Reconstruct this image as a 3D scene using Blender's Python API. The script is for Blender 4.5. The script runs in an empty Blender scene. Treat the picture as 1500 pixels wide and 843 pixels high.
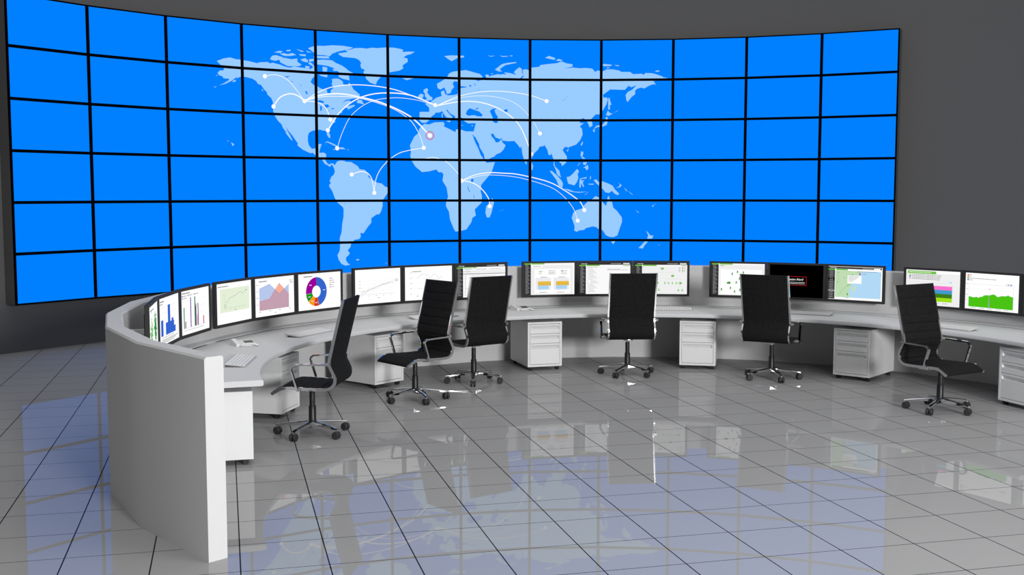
import bpy, bmesh, math, random
from mathutils import Vector, Matrix, geometry
PI = math.pi
random.seed(7)
COL = bpy.context.scene.collection

# world map outlines on the video wall, in panel units (column, row)
LAND=[
[2.657,0.883,2.711,0.848,2.741,0.82,2.796,0.8,2.836,0.783,2.87,0.794,2.92,0.812,2.98,0.812,3.019,0.823,3.086,0.832,3.144,0.85,3.202,0.868,3.231,0.843,3.289,0.834,3.338,0.825,3.367,0.85,3.417,0.833,3.456,0.851,3.505,0.863,3.565,0.899,3.624,0.921,3.664,0.912,3.695,0.88,3.765,0.898,3.836,0.907,3.877,0.911,3.927,0.922,3.969,0.876,3.949,0.844,3.898,0.799,3.914,0.764,3.939,0.778,3.969,0.825,4.009,0.914,4.008,1.007,3.977,1.094,3.946,1.148,3.927,1.225,3.965,1.281,4.006,1.311,4.021,1.318,4.08,1.374,4.149,1.386,4.153,1.462,4.203,1.459,4.198,1.399,4.239,1.337,4.214,1.245,4.225,1.185,4.215,1.134,4.27,1.113,4.315,1.118,4.345,1.15,4.37,1.182,4.369,1.234,4.41,1.256,4.44,1.246,4.455,1.193,4.475,1.243,4.5,1.301,4.515,1.352,4.56,1.409,4.605,1.474,4.574,1.538,4.462,1.588,4.401,1.609,4.35,1.69,4.401,1.635,4.462,1.614,4.477,1.656,4.461,1.691,4.42,1.745,4.451,1.744,4.522,1.714,4.532,1.739,4.44,1.83,4.42,1.788,4.39,1.793,4.349,1.878,4.354,1.904,4.298,1.941,4.268,2.011,4.252,2.089,4.257,2.131,4.221,2.176,4.196,2.245,4.176,2.306,4.165,2.366,4.184,2.451,4.184,2.52,4.164,2.503,4.14,2.436,4.14,2.385,4.121,2.343,4.086,2.344,4.051,2.323,4.022,2.33,3.945,2.351,3.893,2.404,3.877,2.482,3.876,2.6,3.891,2.702,3.931,2.777,3.983,2.766,4.013,2.765,4.024,2.662,4.068,2.661,4.066,2.662,4.053,2.722,4.037,2.808,4.032,2.868,4.096,2.861,4.126,2.9,4.123,2.977,4.115,3.046,4.144,3.123,4.174,3.139,4.194,3.11,4.219,3.116,4.244,3.155,4.238,3.233,4.228,3.216,4.214,3.164,4.194,3.139,4.178,3.196,4.144,3.157,4.104,3.123,4.08,3.055,4.061,2.996,4.021,2.98,3.986,2.938,3.945,2.871,3.904,2.878,3.802,2.8,3.732,2.709,3.733,2.642,3.728,2.641,3.659,2.475,3.609,2.377,3.57,2.279,3.599,2.394,3.629,2.477,3.663,2.593,3.653,2.594,3.618,2.528,3.564,2.413,3.584,2.42,3.535,2.314,3.516,2.232,3.467,2.151,3.433,2.062,3.405,1.939,3.401,1.823,3.402,1.724,3.378,1.626,3.33,1.539,3.389,1.649,3.33,1.562,3.321,1.505,3.283,1.443,3.245,1.348,3.206,1.335,3.183,1.271,3.13,1.219,3.072,1.2,3.025,1.189,2.976,1.194,2.925,1.232,2.915,1.217,2.951,1.161,2.905,1.227,2.864,1.288,2.773,1.371,2.684,1.418,2.754,1.357,2.819,1.285,2.815,1.253,2.775,1.258,2.74,1.254,2.731,1.215,2.687,1.196,2.663,1.151,2.693,1.091,2.738,1.085,2.758,1.051,2.71,0.969],
[4.244,3.155,4.275,3.068,4.315,3.042,4.376,3.049,4.396,3.074,4.467,3.073,4.507,3.115,4.558,3.166,4.588,3.244,4.659,3.26,4.71,3.347,4.71,3.434,4.741,3.469,4.782,3.513,4.833,3.565,4.895,3.582,4.947,3.661,4.984,3.678,4.983,3.802,4.983,3.811,4.908,3.991,4.908,4.127,4.887,4.25,4.86,4.329,4.82,4.333,4.746,4.418,4.743,4.53,4.699,4.619,4.632,4.786,4.586,4.774,4.594,4.864,4.572,4.919,4.499,4.94,4.486,5.018,4.453,5.039,4.446,5.106,4.406,5.194,4.435,5.251,4.419,5.307,4.386,5.35,4.379,5.417,4.404,5.497,4.44,5.532,4.378,5.558,4.32,5.515,4.281,5.413,4.263,5.3,4.296,5.19,4.304,5.012,4.298,4.9,4.325,4.745,4.336,4.544,4.354,4.389,4.357,4.211,4.349,4.155,4.272,4.037,4.234,3.922,4.204,3.767,4.209,3.785,4.165,3.665,4.16,3.63,4.185,3.578,4.169,3.527,4.192,3.432,4.227,3.379,4.243,3.302,4.233,3.233,4.228,3.216],
[4.31,0.523,4.375,0.5,4.445,0.477,4.405,0.438,4.476,0.419,4.537,0.379,4.628,0.365,4.699,0.375,4.781,0.345,4.853,0.348,4.987,0.318,5.088,0.317,5.158,0.335,5.214,0.357,5.203,0.41,5.289,0.396,5.376,0.395,5.319,0.455,5.259,0.485,5.218,0.54,5.273,0.562,5.278,0.64,5.222,0.705,5.202,0.749,5.215,0.801,5.166,0.856,5.025,0.908,4.984,0.98,4.89,1.039,4.848,1.129,4.827,1.217,4.745,1.171,4.695,1.089,4.68,1.021,4.655,0.937,4.676,0.875,4.625,0.845,4.615,0.769,4.626,0.717,4.596,0.651,4.545,0.612,4.454,0.604,4.374,0.599,4.324,0.556],
[3.896,0.447,3.953,0.404,4.024,0.373,4.117,0.369,4.226,0.342,4.376,0.339,4.516,0.367,4.476,0.402,4.395,0.439,4.305,0.481,4.225,0.54,4.195,0.602,4.125,0.583,4.022,0.584,3.977,0.538,3.937,0.484],
[4.022,0.609,4.175,0.604,4.189,0.653,4.021,0.66,3.976,0.648,3.977,0.622],
[4.026,0.702,4.105,0.686,4.224,0.692,4.273,0.747,4.353,0.8,4.412,0.863,4.452,0.92,4.512,0.966,4.451,1.039,4.461,1.141,4.37,1.114,4.311,1.067,4.321,0.964,4.242,0.869,4.173,0.832,4.094,0.814,4.025,0.803,3.985,0.773,3.986,0.722],
[4.094,0.848,4.158,0.868,4.152,0.961,4.093,0.958],
[3.497,0.753,3.566,0.703,3.666,0.725,3.747,0.699,3.746,0.774,3.806,0.835,3.765,0.873,3.614,0.889,3.516,0.817],
[3.373,0.75,3.404,0.673,3.458,0.658,3.557,0.696,3.526,0.733,3.447,0.786,3.398,0.775],
[3.508,0.627,3.558,0.597,3.617,0.614,3.678,0.582,3.732,0.618,3.657,0.651,3.577,0.661],
[3.429,0.595,3.499,0.554,3.548,0.556,3.518,0.601],
[3.598,0.526,3.658,0.507,3.648,0.544,3.598,0.55],
[3.734,0.484,3.839,0.521,3.809,0.542],
[3.768,0.597,3.869,0.593,3.859,0.636,3.788,0.628],
[3.787,0.72,3.858,0.678,3.899,0.732,3.888,0.775,3.827,0.757],
[3.909,0.697,3.981,0.681,3.97,0.733,3.914,0.756],
[3.857,0.854,3.918,0.864,3.907,0.916,3.856,0.905],
[3.87,0.501,3.951,0.541,3.89,0.54],
[4.043,1.038,4.161,1.037,4.151,1.097,4.072,1.069],
[4.232,0.895,4.297,0.898,4.302,0.932,4.242,0.937],
[4.573,1.59,4.624,1.587,4.649,1.663,4.664,1.696,4.613,1.682,4.553,1.66],
[4.103,2.642,4.143,2.593,4.203,2.631,4.283,2.697,4.262,2.714,4.193,2.657,4.143,2.615],
[4.313,2.73,4.363,2.734,4.393,2.771,4.312,2.773],
[4.217,2.776,4.257,2.778,4.237,2.796],
[4.413,2.779,4.443,2.778,4.428,2.792],
[4.209,2.536,4.228,2.57,4.219,2.553],
[3.335,1.554,3.399,1.615,3.418,1.655,3.359,1.61],
[3.254,1.437,3.28,1.496,3.258,1.478],
[2.864,1.304,2.909,1.267,2.909,1.307,2.873,1.327],
[2.827,2.671,2.872,2.72,2.849,2.758],
[2.778,2.63,2.8,2.651,2.782,2.652],
[4.516,5.43,4.542,5.404,4.571,5.414,4.555,5.441],
[4.933,5.499,4.97,5.542,4.947,5.527],
[2.61,1.464,2.649,1.444,2.625,1.473],
[2.638,1.202,2.667,1.195,2.652,1.216],
[5.2,1.036,5.352,1.033,5.26,1.082],
[5.789,0.471,5.888,0.447,6.073,0.446,6.063,0.49,5.981,0.503,5.893,0.588,5.846,0.538],
[5.684,1.147,5.741,1.091,5.783,1.044,5.835,0.962,5.856,0.89,5.908,0.843,5.981,0.821,6.032,0.81,6.093,0.794,6.144,0.815,6.195,0.84,6.287,0.881,6.327,0.942,6.317,0.995,6.256,1.006,6.195,0.973,6.215,1.025,6.266,1.054,6.338,1.021,6.379,0.976,6.368,0.896,6.409,0.895,6.42,0.939,6.451,0.92,6.543,0.878,6.584,0.889,6.548,0.896,6.621,0.875,6.662,0.883,6.631,0.83,6.713,0.845,6.806,0.887,6.77,0.826,6.796,0.771,6.848,0.698,6.884,0.741,6.884,0.822,6.905,0.893,6.858,0.969,6.879,0.979,6.912,0.919,6.9,0.857,6.894,0.768,6.931,0.74,6.983,0.765,7.024,0.701,7.126,0.682,7.146,0.637,7.269,0.609,7.371,0.59,7.443,0.545,7.504,0.589,7.596,0.615,7.596,0.669,7.474,0.724,7.597,0.695,7.699,0.712,7.781,0.703,7.874,0.72,7.915,0.8,7.946,0.764,8.007,0.781,8.025,0.782,8.076,0.737,8.158,0.739,8.249,0.767,8.28,0.803,8.402,0.805,8.443,0.86,8.564,0.852,8.595,0.88,8.615,0.835,8.706,0.84,8.777,0.874,8.858,0.928,8.879,0.973,8.818,1.008,8.728,1.038,8.763,1.115,8.718,1.114,8.657,1.158,8.602,1.215,8.556,1.193,8.506,1.219,8.475,1.264,8.476,1.354,8.425,1.425,8.37,1.55,8.354,1.496,8.344,1.37,8.374,1.298,8.435,1.245,8.495,1.129,8.424,1.182,8.383,1.146,8.333,1.244,8.262,1.243,8.129,1.232,8.023,1.366,8.033,1.438,8.079,1.43,8.095,1.475,8.075,1.601,8.024,1.754,7.979,1.849,7.927,1.849,7.886,1.922,7.856,1.976,7.877,2.048,7.882,2.13,7.841,2.175,7.825,2.094,7.804,2.031,7.753,1.941,7.712,1.977,7.702,2.068,7.758,2.067,7.702,2.149,7.733,2.212,7.744,2.348,7.708,2.493,7.652,2.602,7.549,2.666,7.538,2.711,7.533,2.661,7.487,2.666,7.461,2.748,7.518,2.893,7.524,2.976,7.508,3.058,7.452,3.14,7.447,3.085,7.416,3.04,7.374,2.976,7.354,2.995,7.343,3.058,7.354,3.149,7.416,3.258,7.427,3.358,7.442,3.431,7.385,3.349,7.364,3.231,7.333,3.104,7.338,3.013,7.328,2.94,7.323,2.93,7.307,2.83,7.276,2.875,7.261,2.848,7.245,2.731,7.219,2.658,7.209,2.613,7.193,2.64,7.132,2.658,7.122,2.713,7.038,2.858,6.996,2.931,6.955,2.986,6.95,3.113,6.939,3.076,6.913,2.968,6.892,2.841,6.876,2.643,6.861,2.697,6.829,2.616,6.777,2.518,6.684,2.528,6.611,2.511,6.596,2.448,6.57,2.476,6.508,2.432,6.477,2.342,6.446,2.343,6.451,2.406,6.493,2.486,6.513,2.558,6.554,2.553,6.596,2.475,6.606,2.556,6.653,2.628,6.622,2.736,6.58,2.809,6.518,2.855,6.497,2.9,6.42,2.964,6.373,2.991,6.356,2.964,6.343,2.848,6.286,2.687,6.276,2.597,6.22,2.418,6.194,2.419,6.205,2.392,6.179,2.365,6.164,2.366,6.2,2.293,6.231,2.096,6.2,2.088,6.128,2.098,6.067,2.037,6.043,1.966,6.013,1.949,5.971,1.968,5.977,2.012,5.945,2.022,5.94,1.925,5.867,1.856,5.826,1.76,5.816,1.787,5.857,1.874,5.909,1.952,5.877,1.971,5.815,1.956,5.774,1.86,5.758,1.807,5.712,1.845,5.66,1.847,5.65,1.891,5.608,1.937,5.577,2.027,5.525,2.099,5.469,2.101,5.433,2.04,5.439,1.838,5.573,1.832,5.573,1.735,5.517,1.641,5.513,1.639,5.595,1.592,5.616,1.564,5.678,1.482,5.75,1.443,5.74,1.338,5.782,1.3,5.802,1.397,5.844,1.421,5.927,1.408,5.979,1.379,5.98,1.291,6.0,1.236,6.102,1.215,6.092,1.198,6.001,1.183,5.98,1.131,5.98,1.078,5.928,1.072,5.907,1.135,5.928,1.213,5.896,1.277,5.875,1.367,5.823,1.387,5.813,1.317,5.787,1.229,5.735,1.285,5.694,1.252],
[5.499,1.297,5.545,1.259,5.56,1.303,5.545,1.365,5.585,1.451,5.621,1.485,5.611,1.547,5.513,1.56,5.544,1.506,5.514,1.463,5.514,1.384,5.493,1.35],
[5.422,1.45,5.457,1.396,5.498,1.42,5.483,1.509,5.421,1.52],
[6.501,0.765,6.536,0.723,6.598,0.634,6.676,0.597,6.8,0.572,6.808,0.592,6.652,0.652,6.582,0.735,6.574,0.776,6.606,0.808,6.551,0.81],
[6.396,0.427,6.451,0.438,6.505,0.426,6.451,0.454],
[6.567,0.42,6.613,0.434,6.683,0.429,6.683,0.442,6.613,0.454],
[6.699,0.428,6.75,0.409,6.746,0.433],
[7.207,0.458,7.268,0.412,7.355,0.465,7.34,0.51],
[7.356,0.528,7.401,0.482,7.458,0.518,7.432,0.536],
[8.02,0.62,8.045,0.602,8.152,0.627,8.127,0.657,8.025,0.656],
[8.178,0.628,8.259,0.645,8.229,0.663],
[8.071,0.684,8.127,0.702,8.086,0.711],
[8.746,0.793,8.787,0.77,8.817,0.794,8.777,0.809],
[8.874,0.947,8.929,0.962,8.879,0.968],
[6.446,0.868,6.477,0.86,6.458,0.89],
[8.1,1.457,8.115,1.43,8.13,1.53,8.146,1.611,8.121,1.62,8.126,1.728,8.101,1.728],
[8.096,1.759,8.122,1.814,8.163,1.832,8.112,1.886,8.071,1.868],
[8.066,1.94,8.082,1.904,8.102,1.976,8.082,2.112,8.021,2.157,7.949,2.166,7.913,2.202,7.888,2.238,7.939,2.13,8.021,2.111,8.062,2.021],
[7.888,2.238,7.918,2.229,7.908,2.293,7.896,2.284],
[7.744,2.52,7.747,2.565,7.729,2.633,7.715,2.602],
[7.518,2.739,7.549,2.729,7.528,2.784],
[7.724,2.774,7.755,2.783,7.75,2.856,7.735,2.892,7.787,2.956,7.745,2.956,7.714,2.874],
[8.173,1.823,8.254,1.73,8.214,1.784],
[7.751,3.048,7.808,3.039,7.787,3.112,7.756,3.103],
[7.756,3.175,7.818,3.112,7.829,3.193,7.803,3.248,7.782,3.184],
[7.663,3.148,7.71,3.048,7.705,3.081],
[7.277,3.258,7.313,3.267,7.385,3.376,7.447,3.504,7.468,3.577,7.458,3.686,7.406,3.631,7.375,3.486],
[7.479,3.704,7.551,3.723,7.624,3.777,7.696,3.786,7.82,3.781,7.696,3.808,7.572,3.781],
[7.52,3.413,7.561,3.403,7.612,3.321,7.664,3.212,7.695,3.267,7.674,3.34,7.685,3.431,7.665,3.54,7.629,3.622,7.541,3.577,7.53,3.504],
[7.711,3.449,7.804,3.412,7.799,3.449,7.726,3.458,7.726,3.503,7.773,3.494,7.747,3.54,7.768,3.668,7.748,3.649,7.727,3.558,7.717,3.677,7.701,3.677,7.701,3.54],
[7.855,3.376,7.864,3.421,7.861,3.467,7.85,3.467],
[7.769,3.872,7.836,3.777,7.8,3.841],
[7.82,3.585,7.903,3.58,7.903,3.604,7.841,3.604],
[7.902,3.485,7.944,3.476,7.975,3.54,8.027,3.521,8.119,3.585,8.171,3.631,8.202,3.722,8.264,3.832,8.244,3.868,8.202,3.832,8.161,3.759,8.12,3.814,8.069,3.795,8.038,3.722,7.975,3.622,7.934,3.558],
[8.217,3.686,8.273,3.668,8.299,3.622,8.283,3.598,8.253,3.658],
[8.325,3.668,8.382,3.768,8.366,3.768],
[8.392,3.759,8.464,3.868,8.428,3.832],
[8.252,3.558,8.299,3.622,8.289,3.635],
[7.594,4.44,7.615,4.312,7.656,4.248,7.744,4.202,7.775,4.11,7.816,4.037,7.893,3.955,7.929,3.891,7.981,3.927,8.044,4.074,8.08,4.138,8.095,4.037,8.1,3.936,8.115,3.881,8.131,3.964,8.162,4.037,8.183,4.183,8.235,4.266,8.302,4.421,8.308,4.531,8.273,4.715,8.243,4.88,8.186,4.926,8.13,4.918,8.078,4.872,8.047,4.78,8.021,4.734,7.974,4.716,7.943,4.67,7.891,4.655,7.797,4.697,7.771,4.743,7.704,4.752,7.668,4.789,7.631,4.761,7.636,4.642],
[8.156,5.037,8.213,5.027,8.187,5.105],
[8.648,4.759,8.684,4.823,8.705,4.877,8.751,4.886,8.731,4.96,8.664,4.96,8.679,4.878],
[8.675,5.034,8.629,5.126,8.604,5.209,8.543,5.2,8.593,5.108,8.629,5.034],
[8.494,4.234,8.545,4.307,8.533,4.31],
[8.723,4.14,8.741,4.118,8.752,4.14,8.736,4.156],
[8.751,4.096,8.774,4.085,8.756,4.105],
[8.824,5.119,8.839,5.111,8.837,5.13],
[5.427,2.261,5.469,2.172,5.505,2.126,5.566,2.142,5.649,2.086,5.773,2.073,5.789,2.126,5.778,2.179,5.866,2.248,5.944,2.316,5.955,2.245,6.023,2.252,6.094,2.295,6.145,2.291,6.196,2.293,6.176,2.348,6.191,2.419,6.227,2.58,6.268,2.723,6.298,2.866,6.339,2.974,6.38,3.063,6.499,3.044,6.5,3.044,6.451,3.309,6.305,3.61,6.298,3.772,6.315,3.887,6.311,4.049,6.212,4.223,6.228,4.373,6.179,4.431,6.166,4.535,6.093,4.72,6.02,4.754,5.94,4.771,5.913,4.694,5.86,4.463,5.847,4.278,5.804,4.14,5.808,4.025,5.835,3.91,5.815,3.681,5.756,3.509,5.77,3.36,5.75,3.303,5.703,3.304,5.67,3.236,5.564,3.283,5.466,3.302,5.374,3.171,5.329,3.047,5.302,2.918,5.313,2.794,5.298,2.653,5.36,2.44,5.422,2.35],
[6.463,3.934,6.487,4.05,6.45,4.305,6.423,4.421,6.384,4.421,6.364,4.304,6.377,4.142,6.437,4.05],
[5.815,2.045,5.872,2.034,5.862,2.079],
[5.751,1.861,5.763,1.86,5.761,1.963,5.751,1.958],
[6.023,2.139,6.058,2.141,6.038,2.153],
[6.166,2.155,6.197,2.136,6.186,2.165],
[6.569,4.259,6.583,4.259,6.577,4.273],
[6.607,4.227,6.617,4.231,6.609,4.243],
[7.017,2.894,7.036,2.903,7.022,2.949],
[7.022,3.033,7.045,3.143,7.034,3.237,7.02,3.237]]
LAKES=[
[4.017,1.659,4.052,1.631,4.106,1.662,4.101,1.705,4.061,1.69,4.022,1.701],
[4.051,1.776,4.076,1.766,4.075,1.876,4.055,1.886],
[4.096,1.739,4.16,1.727,4.185,1.785,4.16,1.786,4.13,1.839,4.11,1.772],
[4.129,1.899,4.199,1.852,4.169,1.879],
[4.199,1.818,4.249,1.807,4.239,1.833,4.204,1.838],
[3.846,1.443,3.872,1.441,3.886,1.516,3.861,1.501],
[3.562,1.135,3.642,1.111,3.602,1.153],
[3.646,1.23,3.691,1.233,3.661,1.246],
[3.776,1.332,3.797,1.288,3.794,1.322],
[6.09,1.867,6.11,1.777,6.146,1.723,6.177,1.74,6.228,1.774,6.279,1.8,6.33,1.888,6.31,1.924,6.248,1.917,6.207,1.891,6.125,1.911],
[6.212,1.739,6.279,1.705,6.248,1.756],
[6.428,1.788,6.464,1.733,6.526,1.714,6.495,1.768,6.515,1.857,6.546,1.928,6.531,1.982,6.546,2.072,6.505,2.082,6.469,2.037,6.474,1.966],
[6.624,1.756,6.676,1.728,6.681,1.791,6.65,1.827],
[6.138,1.152,6.174,1.169,6.164,1.199,6.143,1.188],
[6.021,1.214,6.107,1.198,6.092,1.219,6.026,1.232],
[6.207,1.123,6.22,1.123,6.237,1.172,6.22,1.159],
[6.264,1.255,6.281,1.272,6.268,1.278],
[7.534,1.369,7.516,1.442,7.434,1.532,7.481,1.492,7.511,1.442],
[6.161,3.472,6.2,3.461,6.187,3.553,6.161,3.541],
[6.114,3.611,6.125,3.703,6.15,3.79,6.14,3.79,6.114,3.703],
[6.197,3.83,6.209,3.91,6.205,3.957,6.199,3.91],
[4.362,4.051,4.382,4.078,4.369,4.073]]
ARCS=[
(1,[3.299,1.151,3.459,1.105,3.637,1.248,3.837,1.672]),
(1.9,[3.409,1.828,3.498,1.616,3.634,1.519,3.747,1.558,3.837,1.672]),
(1.4,[3.837,1.672,4.02,1.688,4.13,1.815,4.189,2.081]),
(1.4,[3.837,1.672,4.044,1.439,4.269,1.297,4.609,1.238,5.025,1.294,5.365,1.474,5.657,1.667]),
(2.2,[3.837,1.672,4.044,1.526,4.312,1.467,4.607,1.528,4.953,1.67,5.317,1.97,5.578,2.41]),
(1,[3.837,1.672,4.043,1.565,4.312,1.528,4.607,1.555,5.022,1.745,5.294,2.03,5.43,2.382,5.492,2.711]),
(1.8,[4.153,2.332,4.332,1.881,4.584,1.557,4.908,1.411,5.297,1.438,5.657,1.667]),
(0.8,[4.28,2.752,4.351,2.382,4.49,1.949,4.745,1.632,5.069,1.515,5.388,1.552,5.657,1.667]),
(1.1,[5.492,2.711,5.176,2.825,4.993,3.026,4.982,3.044,4.876,3.257,4.813,3.503,4.79,3.811]),
(1.3,[4.475,3.368,4.598,3.302,4.7,3.338,4.761,3.504,4.79,3.811]),
(1.2,[5.68,1.678,5.984,1.445,6.283,1.324,6.606,1.299,6.979,1.377,7.233,1.528]),
(0.7,[5.68,1.678,5.984,1.485,6.306,1.416,6.606,1.468,6.839,1.643,7.026,1.983,7.137,2.328]),
(1.7,[5.68,1.678,6.03,1.563,6.328,1.588,6.606,1.77,6.839,2.108,6.98,2.634,7.022,2.857]),
(1,[5.512,2.976,5.615,2.939,5.729,2.982,5.844,3.085,5.977,3.335,6.036,3.507]),
(1.6,[6.036,3.507,6.213,3.368,6.411,3.31,6.61,3.32,6.84,3.353,7.241,3.522,7.469,3.723,7.676,3.978,7.739,4.106,7.772,4.253]),
(0.8,[6.036,3.507,6.279,3.391,6.477,3.367,6.84,3.428,7.241,3.632,7.417,3.805,7.552,4.042,7.636,4.271,7.677,4.51]),
(1.6,[6.036,3.507,6.187,3.564,6.318,3.726,6.41,3.957,6.424,4.142])]
DOTS=[(3.299,1.151),(3.837,1.672),(3.409,1.828),(4.189,2.081),(4.153,2.332),(4.278,2.752),(5.492,2.71),(5.579,2.409),(5.658,1.667),(4.474,3.372),(4.791,3.81),(7.233,1.526),(7.14,2.328),(7.02,2.844),(6.031,3.511),(6.425,4.143),(7.773,4.244),(7.679,4.509)]

# ------------------------------------------------------------------ materials
def srgb(v):
    v = v / 255.0
    return v / 12.92 if v <= 0.04045 else ((v + 0.055) / 1.055) ** 2.4
def rgb(r, g, b): return (srgb(r), srgb(g), srgb(b), 1.0)

def principled(name, color, rough=0.5, metal=0.0, spec=0.5, noise=None, bump=None):
    m = bpy.data.materials.new(name); m.use_nodes = True
    nt = m.node_tree; b = nt.nodes['Principled BSDF']
    b.inputs['Base Color'].default_value = color
    b.inputs['Roughness'].default_value = rough
    b.inputs['Metallic'].default_value = metal
    b.inputs['Specular IOR Level'].default_value = spec
    tc = nt.nodes.new('ShaderNodeTexCoord')
    if noise:
        scale, amt = noise
        n = nt.nodes.new('ShaderNodeTexNoise'); n.inputs['Scale'].default_value = scale
        n.inputs['Detail'].default_value = 4
        nt.links.new(tc.outputs['Object'], n.inputs['Vector'])
        mr = nt.nodes.new('ShaderNodeMapRange')
        mr.inputs['From Min'].default_value = 0.3 if scale > 90 else 0.0; mr.inputs['From Max'].default_value = 0.7 if scale > 90 else 1.0
        mr.inputs['To Min'].default_value = 1 - amt; mr.inputs['To Max'].default_value = 1 + amt
        nt.links.new(n.outputs['Fac'], mr.inputs['Value'])
        mx = nt.nodes.new('ShaderNodeVectorMath'); mx.operation = 'SCALE'
        mx.inputs[0].default_value = color[:3]
        nt.links.new(mr.outputs['Result'], mx.inputs['Scale'])
        nt.links.new(mx.outputs['Vector'], b.inputs['Base Color'])
    if bump:
        scale, amt = bump
        n = nt.nodes.new('ShaderNodeTexNoise'); n.inputs['Scale'].default_value = scale
        nt.links.new(tc.outputs['Object'], n.inputs['Vector'])
        bp = nt.nodes.new('ShaderNodeBump'); bp.inputs['Strength'].default_value = amt
        bp.inputs['Distance'].default_value = 0.002
        nt.links.new(n.outputs['Fac'], bp.inputs['Height'])
        nt.links.new(bp.outputs['Normal'], b.inputs['Normal'])
    return m

WHITE = principled('white_laminate', (0.53, 0.53, 0.53, 1), 0.6, 0, 0.12, noise=(3.0, 0.015))
TOPM = principled('desktop_laminate', (0.55, 0.553, 0.56, 1), 0.6, 0, 0.12, noise=(3.0, 0.015))
METALW = principled('painted_steel', (0.66, 0.66, 0.66, 1), 0.33, 0, 0.45, noise=(5.0, 0.01))
FABRIC = principled('black_mesh_fabric', (0.0085, 0.0085, 0.009, 1), 0.85, 0, 0.12, noise=(110.0, 0.75), bump=(300.0, 0.5))
CHROME = principled('polished_chrome', (0.72, 0.72, 0.73, 1), 0.08, 1.0, 0.5, noise=(4.0, 0.02))
BLACK = principled('black_plastic', (0.012, 0.012, 0.013, 1), 0.4, 0, 0.4, noise=(30.0, 0.1))
WHEEL = principled('caster_rubber', (0.022, 0.022, 0.023, 1), 0.55, 0, 0.3, noise=(30.0, 0.1))
FRAME = principled('monitor_bezel', (0.028, 0.028, 0.029, 1), 0.6, 0, 0.12, noise=(20.0, 0.05))
PANELB = principled('video_wall_bezel', (0.0006, 0.0006, 0.001, 1), 0.6, 0, 0.02, noise=(20.0, 0.05))
HOUSING = principled('grey_screen_housing', (0.085, 0.085, 0.083, 1), 0.7, 0, 0.2, noise=(20.0, 0.03))
PHONEM = principled('phone_plastic', (0.62, 0.62, 0.62, 1), 0.35, 0, 0.4, noise=(20.0, 0.02))
CASEM = principled('keyboard_case', (0.36, 0.36, 0.37, 1), 0.4, 0, 0.4, noise=(20.0, 0.02))
KEYM = principled('key_plastic', (0.66, 0.66, 0.66, 1), 0.4, 0, 0.4, noise=(20.0, 0.02))
DARKKEY = principled('dark_phone_keys', (0.05, 0.05, 0.055, 1), 0.4, 0, 0.4, noise=(20.0, 0.02))
WALLM = principled('grey_plaster', (0.112, 0.112, 0.114, 1), 0.85, 0, 0.2, noise=(1.2, 0.03))
CEILM = principled('ceiling_paint', (0.3, 0.3, 0.3, 1), 0.9, 0, 0.2, noise=(1.2, 0.03))

_em = {}
def emis(c, strength=1.0):
    k = tuple(c) + (strength,)
    if k not in _em:
        m = bpy.data.materials.new('display_colour_%d_%d_%d' % tuple(c)); m.use_nodes = True
        nt = m.node_tree; nt.nodes.clear()
        o = nt.nodes.new('ShaderNodeOutputMaterial'); e = nt.nodes.new('ShaderNodeEmission')
        e.inputs['Color'].default_value = rgb(*c); e.inputs['Strength'].default_value = strength
        nt.links.new(e.outputs[0], o.inputs[0]); _em[k] = m
    return _em[k]

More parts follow.
